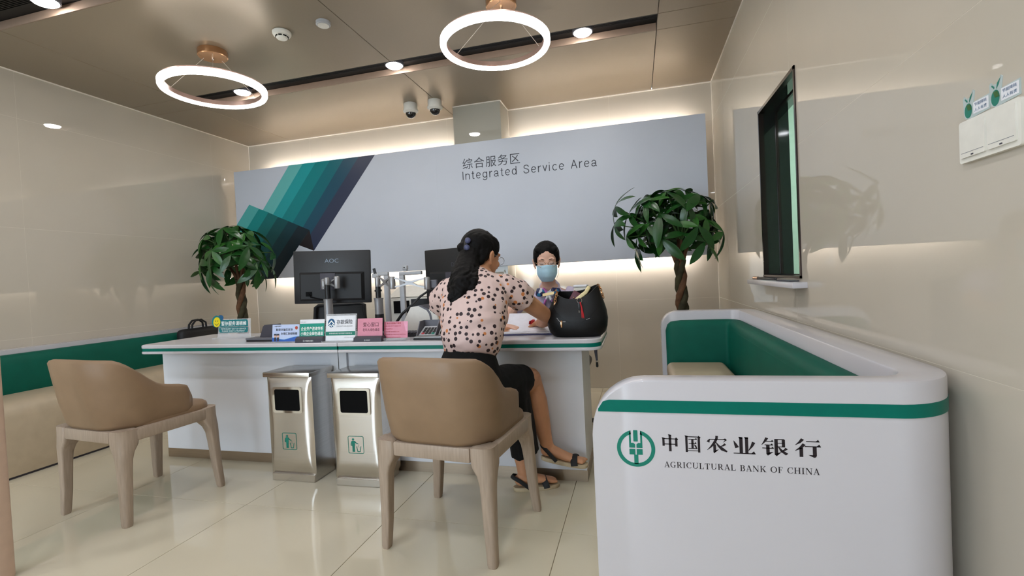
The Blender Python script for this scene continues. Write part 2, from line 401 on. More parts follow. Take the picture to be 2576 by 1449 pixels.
# narrow window in the right wall: black lined opening, pane, sill, pale room beyond
w = thing('window_1', None, None, (XR, 2.65, 1.0)); struct(w, 'narrow dark framed window in the right wall')
y0, y1, z0, z1 = WIN
f = MB()
for a in ((y0, y0+.014, z0, z1), (y1-.014, y1, z0, z1), (y0, y1, z1-.016, z1), (y0, y1, z0, z0+.012)): f.bounds(XR-.006, XR+.02, *a)
f.build('window_frame', 'window_metal', w)
l = MB().bounds(XR+.02, XR+.145, y1-.012, y1, z0, z1).bounds(XR+.02, XR+.145, y0, y0+.012, z0, z1).bounds(XR+.02, XR+.145, y0, y1, z1-.012, z1).bounds(XR+.02, XR+.145, y0, y1, z0, z0+.008)
l.build('lining', 'black_gloss', w)
b = MB()
for a in ((y0+.012, y0+.02, z0, z1), (y1-.02, y1-.012, z0, z1), (y0, y1, z1-.02, z1-.012), (y0, y1, z0+.008, z0+.014)): b.bounds(XR+.078, XR+.092, *a)
b.build('glazing_bead', 'window_metal', w)
MB().bounds(XR+.083, XR+.087, y0+.012, y1-.012, z0+.008, z1-.012).build('pane', 'pane', w)
struct(MB().bounds(XR+1.3, XR+1.42, 1.2, YB+.1, 0, H).build('wall_corridor', 'mint_wall'), 'pale green wall of the room beyond the narrow window')
s = MB().rbox((XR-.02, 2.70, .985), (.075, .86, .026), .004, 2); s.build('sill', 'lacquer_white', w)
struct(MB().bounds(XR+.13, XR+1.3, 1.08, 1.2, 0, H).bounds(XR+.13, XR+1.3, YB+.1, YB+.2, 0, H).build('wall_corridor_end', 'mint_wall'), 'end walls of the room beyond the narrow window')
struct(MB().bounds(XR+.13, XR+1.42, 1.08, YB+.2, H, H+.1).build('ceiling_corridor', 'mint_wall'), 'ceiling of the room beyond the narrow window')
# unseen lamp added to brighten the pale walls of that side room
sl = thing('side_room_fill_lamp', 'unseen ceiling lamp added to light the room beyond the narrow window', 'lamp', (XR+.7, 3.2, 2.62))
MB().lathe([(.01, .05), (.16, .05), (.16, 0), (.01, 0)], mx=Matrix.Translation((XR+.7, 3.2, 2.6))).build('shade', 'white_plastic', sl)
MB().lathe([(.01, 0), (.14, 0), (.13, -.02), (.01, -.025)], mx=Matrix.Translation((XR+.7, 3.2, 2.6))).build('bulb_cover', 'side_fill_glow', sl)
# ---------------------------------------------------------------- lamps
def ring_lamp(x, y, label, canopy=None, phase=0):
    t = thing('ring_pendant_lamp', label, 'pendant lamp', (x, y, H), 0, 'ring pendant lamps')
    cx_, cy_ = canopy or (x, y); zr = 2.43
    c = MB().lathe([(.006, 0), (.088, 0), (.09, -.004), (.09, -.040), (.086, -.044), (.006, -.044)], 40, Matrix.Translation((cx_, cy_, H))); c.build('canopy', 'rose_gold', t)
    MB().lathe([(.004, -.044), (.008, -.044), (.007, -.056), (.003, -.06)], 12, Matrix.Translation((cx_, cy_, H))).build('screw', 'chrome', t)
    n = 96; R = .298; hw = .017
    def sec(prof): return [[(x+r*cos(2*PI*i/n), y+r*sin(2*PI*i/n), z) for r, z in prof] for i in range(n)]
    MB().loft(sec([(R-hw, zr), (R+hw*.8, zr), (R+hw*.8, zr+.03), (R-hw, zr+.03)]), loop=True).build('ring_body', 'ring_metal', t)
    MB().loft(sec([(R-hw+.001, zr-.002), (R-hw+.004, zr-.016), (R+hw-.003, zr-.016), (R+hw+.002, zr-.006), (R+hw+.002, zr+.020), (R+hw*.8+.001, zr+.021), (R+hw*.8+.001, zr-.001)]), loop=True).build('glow_strip', 'ring_glow', t)
    for k in range(3):
        a = phase+2*PI*k/3
        MB().tube([(cx_+.06*cos(a), cy_+.06*sin(a), H-.044), (x+R*cos(a), y+R*sin(a), zr+.03)], .0013, 6).build('wire', 'wire', t)
    return t
ring_lamp(-2.685, 2.645, 'glowing ring pendant lamp nearer the left wall', (-2.70, 2.66), rad(75))
ring_lamp(-.735, 2.70, 'glowing ring pendant lamp over the polka dot customer', (-.70, 2.74), rad(-80))
def downlight(x, y, label, group='downlights in the ceiling channels', glow='spot_glow'):
    t = thing('downlight', label, 'downlight', (x, y, H+.05), 0, group)
    mx = Matrix.Translation((x, y, H))
    MB().lathe([(.062, .05), (.07, .05), (.07, .018), (.062, .014)], 32, mx, cap=False).build('bezel', 'mid_grey', t)
    MB().lathe([(.060, .045), (.060, .016), (.052, .006), (.004, .003)], 24, mx).build('glow_lens', glow, t)
    return t
for x, l in ((-3.09, 'round downlight seen through the left ring lamp'), (-1.70, 'round downlight between the two ring lamps'), (-.285, 'round downlight right of the ring lamps, nearest the channel end')):
    downlight(x, 3.318, l)
downlight(-3.08, 1.945, 'round downlight cut off by the top left corner of the photo')
for y, rw in ((1.945, 'nearest'), (.575, 'second'), (-.795, 'third'), (-2.165, 'last')):  # unseen rows added as fill light; those farther back glow stronger
    for x, cl_ in ((-3.09, 'left'), (-1.70, 'middle'), (-.285, 'right')):
        if (y, x) != (1.945, -3.09): downlight(x, y, 'unseen round downlight added over the waiting area, %s row, %s of three' % (rw, cl_), 'unseen downlights added over the waiting area', 'hall_fill_glow' if y < 1 else 'spot_glow')
# ---------------------------------------------------------------- ceiling fittings
t = thing('smoke_detector', 'white round smoke detector with dark slots on the ceiling', 'smoke detector', (-2.11, 2.615, H))
mx = Matrix.Translation((-2.105, 2.61, H))
MB().lathe([(.004, 0), (.052, 0), (.056, -.004), (.056, -.016), (.050, -.026), (.036, -.030), (.034, -.040), (.028, -.046), (.004, -.049)], 32, mx).build('body', 'white_plastic', t)
for k in range(8):
    a = 2*PI*(k+.5)/8; MB().box((0, 0, 0), (.006, .020, .007), mx @ Matrix.Rotation(a, 4, 'Z') @ Matrix.Translation((.0345, 0, -.0335))).build('slot', 'black_hole', t)
t = thing('ceiling_sensor', 'flat pale round disc on the ceiling beside the smoke detector', 'ceiling sensor', (-1.795, 2.60, H))
mx = Matrix.Translation((-1.795, 2.60, H))
MB().lathe([(.004, 0), (.043, 0), (.043, -.018), (.038, -.022), (.004, -.023)], 32, mx).build('body', 'grey_plastic', t)
MB().lathe([(.003, -.0225), (.034, -.0225), (.034, -.0245), (.003, -.0245)], 32, mx).build('cover', 'white_plastic', t)
for x, y, l in ((-1.925, 4.03, 'white dome camera further from the column'), (-1.69, 4.035, 'white dome camera close to the column')):
    t = thing('dome_camera', l, 'security camera', (x, y, H), 0, 'dome cameras on the ceiling'); mx = Matrix.Translation((x, y, H))
    MB().lathe([(.004, 0), (.060, 0), (.062, -.003), (.062, -.055), (.068, -.058), (.068, -.070), (.060, -.078), (.050, -.080), (.004, -.080)], 32, mx).build('housing', 'white_plastic', t)
    MB().lathe([(.047, -.080), (.046, -.095), (.040, -.112), (.028, -.125), (.012, -.131), (.002, -.132)], 32, mx).build('dome', 'dome_glass', t)
    MB().lathe([(.047, -.079), (.052, -.079), (.051, -.085), (.047, -.086)], 32, mx, cap=False).build('dome_rim', 'white_plastic', t)
# ---------------------------------------------------------------- sign board
SY = 4.182; SX0, SX1, SZ0, SZ1 = -4.068, .592, 1.187, 2.330
sg = thing('sign_board', 'wide white sign board with green stripes on the back wall', 'sign', ((SX0+SX1)/2, SY+.03, SZ0))
for i, (a, b) in enumerate(((SX0, -1.77), (-1.77, SX1))):
    MB().rbox(((a+b)/2, SY+.025, (SZ0+SZ1)/2), (b-a-.0002, .05, SZ1-SZ0), .0005, 1).build('board', 'board_grey', sg)
for x in (-3.7, -2.7, -.6, .3): MB().bounds(x-.02, x+.02, SY+.05, YB-.001, 1.72, 1.80).build('bracket', 'silver_grey', sg)
cols = [(92, 170, 168), (24, 142, 146), (0, 118, 122), (0, 96, 106), (16, 68, 88), (40, 48, 72)]
cols2 = [(72, 160, 158), (0, 126, 126), (0, 98, 98), (0, 72, 76), (0, 50, 60), (6, 28, 38)]
for i, c in enumerate(cols): mat('stripe_a%d' % i, c, .4, var=.01)
for i, c in enumerate(cols2): mat('stripe_b%d' % i, c, .4, var=.01)
mat('stripe_fold', (28, 22, 26), .4)
mxs = front(0, SY-.0006, 0)
top = [(-3.38, 2.329), (-3.215, 2.329), (-3.061, 2.329), (-2.898, 2.329), (-2.741, 2.329), (-2.576, 2.329), (-2.398, 2.329)]
mid = [(-3.722, 1.911), (-3.601, 1.855), (-3.495, 1.806), (-3.371, 1.751), (-3.247, 1.702), (-3.165, 1.621), (-3.142, 1.445)]
def ext(p, q, k=.06):
    d_ = Vector((q[0]-p[0], q[1]-p[1])).normalized(); return (q[0]+d_.x*k, q[1]+d_.y*k)
bot = [ext(top[i], mid[i]) for i in range(5)]+[ext(top[5], mid[5], .02), mid[6]]
for i in range(6): MB().flat([top[i], top[i+1], bot[i+1], bot[i]], mxs).build('stripe', 'stripe_a%d' % i, sg, smooth=0)
mx2 = front(0, SY-.0010, 0)
lt = [(-3.894, 1.974), (-3.774, 1.921), (-3.660, 1.873), (-3.546, 1.818), (-3.423, 1.765), (-3.308, 1.713), (-3.180, 1.657)]
d = Vector((-3.594+3.313, 1.188-1.511)).normalized()
def down(p, zb=SZ0+.001, xb=SX0+.001):
    k = (p[1]-zb)/-d.y; q = (p[0]+d.x*k, zb)
    if q[0] < xb: k = (p[0]-xb)/-d.x; return (xb, p[1]+d.y*k)
    return q
edge = [lt[0], lt[1], lt[2], lt[3], lt[4], (-3.3655, 1.7365), (-3.313, 1.511)]
edge = [(-3.894, 1.974), (-3.774, 1.921), (-3.660, 1.873), (-3.546, 1.818), (-3.423, 1.765), (-3.308, 1.713), (-3.180, 1.657)]
for i in range(6):
    a, b = edge[i], edge[i+1]
    if i == 5: pts = [a, b, (-3.313, 1.511), down((-3.313, 1.511)), down(a)]
    else:
        da, db = down(a), down(b); pts = [a, b, db] + ([(SX0+.001, SZ0+.001)] if (da[0] <= SX0+.002 and db[0] > SX0+.002) else []) + [da]
    MB().flat(pts, mx2).build('stripe', 'stripe_b%d' % i, sg, smooth=0)
MB().flat([(-3.180, 1.657), (-3.142, 1.445), (-3.313, 1.511)], front(0, SY-.0008, 0)).build('stripe', 'stripe_fold', sg, smooth=0)
text('lettering_chinese', '综合服务区', 'print_dark', sg, mxs, -1.507, -.963, 2.092, 2.190, spacing=1.12)
GROT = None
for z, l in ((SZ1+.005, 'warm light strip behind the top edge of the sign board'), (SZ0+.035, 'warm light strip behind the bottom edge of the sign board')):
    t = thing('light_strip', l, 'light strip', (-1.7, 4.3, z), 0, 'light strips behind the sign board')
    s_ = 1 if z > 2 else -1
    for a, b in ((SX0+.15, -1.66), (-1.08, SX1-.1)):
        MB().bounds(a, b, YB-.125, YB-.1, z-.012, z+.012).build('channel', 'silver_grey', t)
        MB().bounds(a, b, YB-.0995, YB-.094, z-.009, z+.009).build('diffuser', 'strip_glow', t)
        for q in (.2, .8): MB().bounds(a+(b-a)*q-.01, a+(b-a)*q+.01, SY+.05, YB-.1255, z-.006, z+.006).build('holder', 'silver_grey', t)
# ---------------------------------------------------------------- desks
def desk(x0, x1, left, label):
    t = thing('service_desk', label, 'desk', ((x0+x1)/2, 2.6, 0), 0, 'service desks')
    rr = (.05, .004, .004, .03) if left else (.004, .07, .05, .004)
    P = rrect(x0, x1, 2.300, 2.868, rr, 8); Q = rrect(x0+.0025, x1-.0025, 2.3025, 2.8655, rr, 8)
    tp = MB()
    def layer(z0, z1, top_bev):
        n = len(P); cx_, cy_ = (x0+x1)/2, 2.58
        ins = lambda d: [(p[0]-math.copysign(d, p[0]-cx_), p[1]-math.copysign(d, p[1]-cy_)) for p in P]
        rings = [[(*p, z0) for p in ins(.002)], [(*p, z0+.002) for p in P], [(*p, z1-.005) for p in P], [(*p, z1) for p in ins(.005)]]
        tp.loft(rings)
    layer(.709, .7255, 1); layer(.7435, .765, 1); tp.build('desk_top', 'lacquer_white', t)
    MB().prism(Q, .7255, .7435).build('edge_stripe', 'bank_green', t)
    a, b = (-3.058, -1.769) if left else (-1.662, x1-.112)
    MB().bounds(a, b, 2.465, 2.485, .058, .709).build('front_panel', 'panel_white', t)
    if left:
        MB().bounds(a, a+.02, 2.486, 2.84, .058, .709).build('side_panel', 'panel_white', t)
        MB().bounds(b, b+.051, 2.447, 2.84, .058, .709).build('side_panel', 'panel_white', t)
        MB().bounds(a, b+.051, 2.463, 2.80, 0, .058).build('plinth', 'steel_plinth', t)
    else:
        MB().bounds(b-.02, b, 2.486, 2.84, .058, .709).build('side_panel', 'panel_white', t)
        MB().bounds(a-.051, a, 2.447, 2.84, .058, .709).build('side_panel', 'panel_white', t)
        MB().bounds(a-.051, b+.004, 2.463, 2.80, 0, .058).build('plinth', 'steel_plinth', t)
    return t
desk(-3.052, -1.6165, True, 'white service desk with the empty armchair in front, left of the seam')
desk(-1.6145, -.178, False, 'white service desk with the polka dot customer, right of the seam')
t = thing('strap', 'dark strap hanging under the right end of the desk', 'strap', (-.225, 2.56, .708))
MB().tube([(-.225, 2.56, .708), (-.226, 2.56, .66), (-.222, 2.56, .61)], [(.003, .009), (.003, .008), (.003, .005)], 8).build('band', 'dark_grey', t)
MB().tube([(-.222, 2.56, .612), (-.222, 2.56, .585)], [(.006, .006), (.007, .007)], 8, True).build('weight', 'black_plastic', t)
MB().ball((-.222, 2.553, .612), .006, 8).build('clip', 'chrome', t)
# ---------------------------------------------------------------- benches
def sweep_y(prof, y0, y1, round_=.02, n=4):
    rings = []; cx_ = sum(p[0] for p in prof)/len(prof); cz = sum(p[1] for p in prof)/len(prof)
    steps = [(y0+round_*(1-sin(PI/2*i/n)), 1-.12*(1-cos(PI/2*(1-i/n)))*1) for i in range(n+1)]
    def sc(k): return [(cx_+(p[0]-cx_)*k, cz+(p[1]-cz)*k) for p in prof]
    for i in range(n+1):
        q = PI/2*i/n; k = 1-.04*(1-sin(q)); rings.append([(a, y0+round_*(1-cos(q)), b) for a, b in sc(k)])
    for i in range(n, -1, -1):
        q = PI/2*i/n; k = 1-.04*(1-sin(q)); rings.append([(a, y1-round_*(1-cos(q)), b) for a, b in sc(k)])
    return rings
b = thing('wall_bench', 'long wall bench with green back and beige seat along the left wall', 'bench', (-3.95, 2.9, 0))
BY0, BY1 = 1.75, 3.98
seat = [(-3.705, .015), (-3.70, .10), (-3.715, .36), (-3.725, .405), (-3.75, .44), (-3.79, .458), (-3.86, .468), (-4.02, .475), (-4.02, .015)]
MB().loft(sweep_y(seat, BY0, BY1)).build('seat', 'leather_beige', b, smooth=50)
MB().bounds(-4.02, -3.715, BY0+.02, BY1-.02, 0, .015).build('plinth', 'dark_grey', b)
back = [(-4.075, .42), (-4.015, .42), (-4.000, .46), (-3.995, .56), (-4.000, .66), (-4.010, .705), (-4.03, .724), (-4.06, .728), (-4.075, .725)]
MB().loft(sweep_y(back, BY0, BY1-.06, .05)).build('back_cushion', 'leather_green', b, smooth=50)
rim = MB()
pr = rrect(BY0, BY1+.03, 0, .758, (.0, .0, .10, .0), 8)
mxr = Matrix(((0,0,1,-4.172),(1,0,0,0),(0,1,0,0),(0,0,0,1)))
n_ = len(pr); rim.prism(pr, .0, .096, mxr); rim.build('rim', 'lacquer_white', b, smooth=40)
MB().rbox((-3.90, BY1-.0, .25), (.36, .05, .46), .02, 3).build('end_panel', 'lacquer_white', b)
# ---------------------------------------------------------------- booth sofa on the right
s = thing('booth_sofa', 'white booth sofa with green back along the right wall, bank lettering on its end', 'sofa', (.3, 2.1, 0))
def arc(cx_, cy_, r, a0, a1, n=10): return [(cx_+r*cos(a0+(a1-a0)*i/n), cy_+r*sin(a0+(a1-a0)*i/n)) for i in range(n+1)]
def seglen(P):
    L = [0]
    for i in range(1, len(P)): L.append(L[-1]+math.hypot(P[i][0]-P[i-1][0], P[i][1]-P[i-1][1]))
    return L
ZT = .820
cpath = [(-.120+q, 1.200) for q in (0, .003, .008, .016, .028, .043, .06, .08, .10, .13, .2, .3, .4)]
HWS = [.030]*len(cpath)
for q in range(13):
    a = PI/2*q/12; cpath.append((.512+.115*sin(a), 1.335-.135*cos(a))); HWS.append(.030+.020*q/12)
cpath += [(.627, 1.7), (.627, 2.3), (.627, 2.9)]+arc(.532, 3.055, .095, 0, PI/2, 10)
cpath += [(.35, 3.15)]+[(.135+q, 3.150) for q in (.11, .085, .06, .04, .024, .012, .005, .0)]
L = seglen(cpath); LT = L[-1]
def ztop(sv):
    z = ZT
    for dd, r in ((sv, .13), (LT-sv, .10)):
        if dd < r: z = min(z, ZT-r+math.sqrt(max(0, r*r-(r-dd)**2)))
    return z
def normals(P):
    out = []
    for i in range(len(P)):
        a, b_ = P[max(i-1, 0)], P[min(i+1, len(P)-1)]; tx, ty = b_[0]-a[0], b_[1]-a[1]; l = math.hypot(tx, ty) or 1; out.append((ty/l, -tx/l))   # outward = right of travel
    return out
HWS += [.05]*(len(cpath)-len(HWS))
NN = normals(cpath); rings = []
for (x, y), (nx, ny), sv, hw in zip(cpath, NN, L, HWS):
    zt = ztop(sv); e = .006
    prof = [(hw, 0), (hw, zt-e), (hw-.002, zt-.002), (hw-e, zt), (-hw+e, zt), (-hw+.002, zt-.002), (-hw, zt-e), (-hw, 0)]
    rings.append([(x+nx*o_, y+ny*o_, z) for o_, z in prof])
MB().loft([list(reversed(q)) for q in rings]).build('shell', 'lacquer_white', s, smooth=28)
st = []
for (x, y), (nx, ny), sv, hw in zip(cpath, NN, L, HWS):
    if sv > L[-1]-.13: continue
    z1_ = min(.771, ztop(sv)-.004); z0_ = min(.742, z1_-.0005)
    if ztop(sv) < .747: continue
    st.append([(x+nx*(hw-.0015), y+ny*(hw-.0015), z0_), (x+nx*(hw+.0012), y+ny*(hw+.0012), z0_), (x+nx*(hw+.0012), y+ny*(hw+.0012), z1_), (x+nx*(hw-.0015), y+ny*(hw-.0015), z1_)])
MB().loft(st).build('stripe', 'bank_green', s, smooth=40)
def inner(off, i0=12, i1=None):
    return [(x-nx*off, y-ny*off) for (x, y), (nx, ny) in zip(cpath, NN)]
ip = [(.50, 1.276), (.535, 1.30), (.5455, 1.36)]+[(.5455, y) for y in (1.7, 2.1, 2.5, 2.8)]+[(.5455-.055*(1-cos(PI/2*i/6)), 3.015+.053*sin(PI/2*i/6)) for i in range(7)]+[(.40, 3.068), (.25, 3.068), (.19, 3.067), (.172, 3.066), (.160, 3.066)]
IN = normals(ip); IL = seglen(ip); rings = []
for (x, y), (nx, ny), sv in zip(ip, IN, IL):
    e = IL[-1]-sv; zt = .768 if e > .06 else .768-.06+math.sqrt(max(0, .0036-(.06-e)**2))
    th = .034 if e > .02 else .02+.014*e/.02
    prof = [(.028, .45), (.028, zt-.003), (.012, zt), (-.010, zt-.004), (-th+.008, zt-.014), (-th, zt-.04), (-th-.006, .62), (-th, .50), (-th+.006, .45)]
    rings.append([(x+nx*o_, y+ny*o_, z) for o_, z in prof])
gc = MB().loft([list(reversed(q)) for q in rings]).build('back_cushion', 'leather_green', s, smooth=50)
MB().tube([(x-nx*.0335, y-ny*.0335, .716) for (x, y), (nx, ny) in list(zip(ip, IN))[2:8]], .0016, 6).build('piping', 'leather_green', gc)
MB().rbox((.318, 2.14, .4825), (.33, 1.76, .085), .035, 5).build('seat_cushion', 'leather_beige', s, smooth=50)
MB().bounds(.16, .55, 1.28, 3.08, .015, .4395).build('seat_base', 'leather_beige', s)
# lettering on the sofa end
FY = 1.1696; mxf = front(0, FY, 0)
em = MB(); ec = (-.0185, .6545); er = .0445
def e2(pts): return [(ec[0]+u*er, ec[1]+v*er) for u, v in pts]
a0, a1 = PI/2+.285, PI/2-.285+2*PI
N_ = 48; ro, ri = 1.0, .80
for i in range(N_):
    q0, q1 = a0+(a1-a0)*i/N_, a0+(a1-a0)*(i+1)/N_
    em.flat(e2([(ro*cos(q0), ro*sin(q0)), (ro*cos(q1), ro*sin(q1)), (ri*cos(q1), ri*sin(q1)), (ri*cos(q0), ri*sin(q0))]), mxf)
for sg_ in (-1, 1):
    em.flat(e2([(sg_*.245, .30), (sg_*.345, .30), (sg_*.345, .74), (sg_*.28, .96), (sg_*.245, .965)]), mxf)
    em.flat(e2([(sg_*.035, .03), (sg_*.345, .03), (sg_*.345, .30), (sg_*.13, .30), (sg_*.035, .22)]), mxf)
    em.flat(e2([(sg_*.035, -.34), (sg_*.345, -.34), (sg_*.345, -.03), (sg_*.035, -.03)]), mxf)
em.flat(e2(rrect(-.115, .115, .37, .99, .03, 3)), mxf); em.flat(e2([(-.11, -.85), (.11, -.85), (.11, -.34), (-.11, -.34)]), mxf)
em.build('emblem', 'print_green', s, smooth=0)
def R_(x0, x1, y0, y1): return [(x0, y0), (x1, y0), (x1, y1), (x0, y1)]
def Hs(x0, x1, y, t=4.5, s_=12): return [[(x0, y), (x1, y), (x1, y+t), (x0, y+t)], [(x1-s_, y+t-1), (x1-s_*.35, y+t+s_*.62), (x1+1, y), (x1-s_, y)]]
def Sw(P, W_):
    out = []; n = len(P)
    A, B = [], []
    for i in range(n):
        a, b_ = P[max(0, i-1)], P[min(n-1, i+1)]; tx, ty = b_[0]-a[0], b_[1]-a[1]; l = math.hypot(tx, ty); nx, ny = -ty/l, tx/l
        A.append((P[i][0]+nx*W_[i]/2, P[i][1]+ny*W_[i]/2)); B.append((P[i][0]-nx*W_[i]/2, P[i][1]-ny*W_[i]/2))
    return [[A[i], A[i+1], B[i+1], B[i]] for i in range(n-1)]
def vs_(x0, x1, y0, y1): return [R_(x0, x1, y0, y1), [(x0-4, y1+3), (x0, y1-5), (x1, y1-3), (x1+3, y1-1), (x0+6, y1+2)]]
CH_ = [
 vs_(1, 15, 32, 79)+[R_(80, 95, 31, 76), [(80, 76), (87, 84), (100, 74), (95, 68)]]+[R_(10, 84, 72, 77), R_(10, 86, 41, 46)]+vs_(41, 57, 1, 98),
 vs_(2, 17, 1, 95)+[R_(83, 98, 1, 90), [(83, 90), (89, 98), (103, 88), (98, 82)], R_(10, 88, 88, 93), R_(10, 88, 8, 12)]+Hs(22, 78, 74)+Hs(24, 74, 50)+Hs(21, 80, 21)+[R_(41, 56, 23, 76)]+Sw([(60, 46), (68, 38), (72, 29)], [4, 11, 9]),
 Sw([(50, 101), (49, 86), (38, 62), (20, 38), (0, 18)], [13, 13, 14, 9, 2])+[R_(12, 94, 78, 83), [(82, 83), (92, 88), (101, 79), (80, 62), (90, 78)]]+Sw([(15, 82), (10, 74), (5, 64)], [3, 10, 16])+[R_(31, 45, 8, 52), [(31, 8), (34, 0), (60, 24), (45, 20)]]+Sw([(44, 66), (58, 44), (76, 26), (100, 12)], [3, 11, 18, 8])+Sw([(92, 56), (82, 47), (66, 40)], [12, 9, 2]),
 [R_(29, 45, 8, 98), R_(56, 71, 8, 98), [(25, 100), (45, 98), (45, 90), (29, 90)], [(52, 100), (71, 98), (71, 90), (56, 90)]]+Sw([(2, 78), (10, 58), (18, 38)], [2, 13, 19])+Sw([(97, 72), (88, 50), (72, 24)], [17, 12, 3])+Hs(0, 104, 4, 5, 20),
 Sw([(22, 100), (14, 82), (0, 60)], [13, 10, 2])+Hs(16, 48, 78, 4.5, 11)+Hs(12, 46, 58, 4.5, 11)+Hs(2, 49, 40, 4.5, 11)+[R_(18, 32, 10, 60), [(18, 10), (24, 0), (48, 22), (32, 20)]]+[R_(52, 66, 8, 95), [(52, 8), (60, -1), (82, 24), (66, 18)], R_(60, 92, 90, 95), R_(82, 95, 50, 92), R_(60, 90, 70, 74), R_(60, 94, 50, 54)]+Sw([(68, 52), (80, 30), (102, 10)], [4, 12, 14])+Sw([(101, 44), (92, 34), (80, 28)], [13, 9, 2]),
 Sw([(32, 100), (20, 82), (2, 66)], [15, 11, 2])+Sw([(38, 72), (22, 50), (0, 34)], [15, 12, 2])+[R_(18, 33, 1, 52)]+Hs(46, 100, 84, 5, 15)+Hs(40, 105, 57, 5, 17)+[R_(72, 88, 10, 60), [(88, 10), (84, 1), (76, -1), (54, 13), (72, 13)]],
]
ch = MB(); bx = [(.0425, .0785), (.0935, .1270), (.1415, .1840), (.1975, .2415), (.2565, .3065), (.3235, .3720)]
for P, (a, b_) in zip(CH_, bx):
    for q in P: ch.flat([(a+(b_-a)*u/100, .6505+.0405*v/100) for u, v in q], mxf)
ch.build('lettering_chinese', 'print_black', s, smooth=0)
def ser(x0, x1, y): return R_(x0, x1, y, y+5)
def bowl(cx_, cy_, rx, ry, a0, a1, thick=15, thin=5, n=14):
    P = [(cx_+rx*cos(a0+(a1-a0)*i/n), cy_+ry*sin(a0+(a1-a0)*i/n)) for i in range(n+1)]
    return Sw(P, [thin+(thick-thin)*abs(cos(a0+(a1-a0)*i/n))**1.5 for i in range(n+1)])
LET = {
 'A': (84, [R_(0, 26, 0, 5), R_(50, 86, 0, 5)]+Sw([(12, 3), (40, 98)], [5, 6])+Sw([(40, 100), (70, 3)], [14, 15])+[R_(22, 58, 30, 35)]),
 'B': (74, [R_(0, 34, 0, 5), R_(0, 34, 95, 100), R_(10, 25, 0, 100)]+bowl(34, 74, 24, 23.5, PI/2, -PI/2)+bowl(36, 26.5, 28, 24, PI/2, -PI/2)+[R_(20, 36, 48, 52), R_(24, 36, 95, 100), R_(24, 38, 0, 5)]),
 'C': (80, bowl(44, 50, 37, 47.5, PI*.30, PI*1.72, 15, 5, 22)+[R_(66, 71, 66, 100), R_(70, 74, 14, 26)]),
 'F': (68, [R_(0, 36, 0, 5), R_(0, 64, 95, 100), R_(10, 25, 0, 100), R_(22, 44, 48, 53), R_(42, 46, 36, 66), R_(60, 64, 74, 98)]),
 'G': (86, bowl(44, 50, 37, 47.5, PI*.30, PI*1.68, 15, 5, 22)+[R_(66, 71, 68, 100), R_(58, 73, 4, 42), R_(48, 84, 40, 45)]),
 'H': (94, [R_(0, 36, 0, 5), R_(0, 36, 95, 100), R_(10, 25, 0, 100), R_(56, 92, 0, 5), R_(56, 92, 95, 100), R_(66, 81, 0, 100), R_(22, 70, 48, 53)]),
 'I': (42, [R_(0, 36, 0, 5), R_(0, 36, 95, 100), R_(10, 25, 0, 100)]),
 'K': (88, [R_(0, 34, 0, 5), R_(0, 34, 95, 100), R_(10, 25, 0, 100), R_(54, 84, 95, 100), R_(52, 90, 0, 5)]+Sw([(24, 40), (70, 97)], [5, 6])+Sw([(38, 58), (72, 3)], [14, 16])),
 'L': (72, [R_(0, 36, 0, 5), R_(0, 36, 95, 100), R_(10, 25, 0, 100), R_(20, 68, 0, 5), R_(63, 68, 0, 32)]),
 'N': (92, [R_(0, 28, 95, 100), R_(0, 26, 0, 5), R_(11, 16, 0, 98), R_(62, 90, 95, 100), R_(74, 79, 0, 98)]+Sw([(14, 97), (76, 2)], [15, 15])),
 'O': (92, bowl(44, 50, 37, 47.5, 0, 2*PI, 15, 5, 26)),
 'R': (84, [R_(0, 34, 0, 5), R_(0, 34, 95, 100), R_(10, 25, 0, 100)]+bowl(34, 73, 26, 24.5, PI/2, -PI/2)+[R_(22, 36, 46, 51), R_(24, 36, 95, 100), R_(62, 86, 0, 5)]+Sw([(42, 48), (68, 3)], [13, 15])),
 'T': (80, [R_(2, 74, 95, 100), R_(2, 7, 72, 98), R_(69, 74, 72, 98), R_(31, 46, 0, 100), R_(20, 57, 0, 5)]),
 'U': (90, [R_(0, 34, 95, 100), R_(10, 25, 32, 100), R_(60, 88, 95, 100), R_(71, 76, 32, 100)]+bowl(43, 34, 28, 31, PI, 2*PI, 12, 6)),
 ' ': (40, []),
}
le = MB(); tx = 'AGRICULTURAL BANK OF CHINA'; tot = sum(LET[k][0]+10 for k in tx)-10; pen = 0
for k in tx:
    for q in LET[k][1]: le.flat([(.0450+(.3705-.0450)*(pen+u)/tot, .6125+.0138*v/100) for u, v in q], mxf)
    pen += LET[k][0]+10
le.build('lettering_english', 'print_black', s, smooth=0)
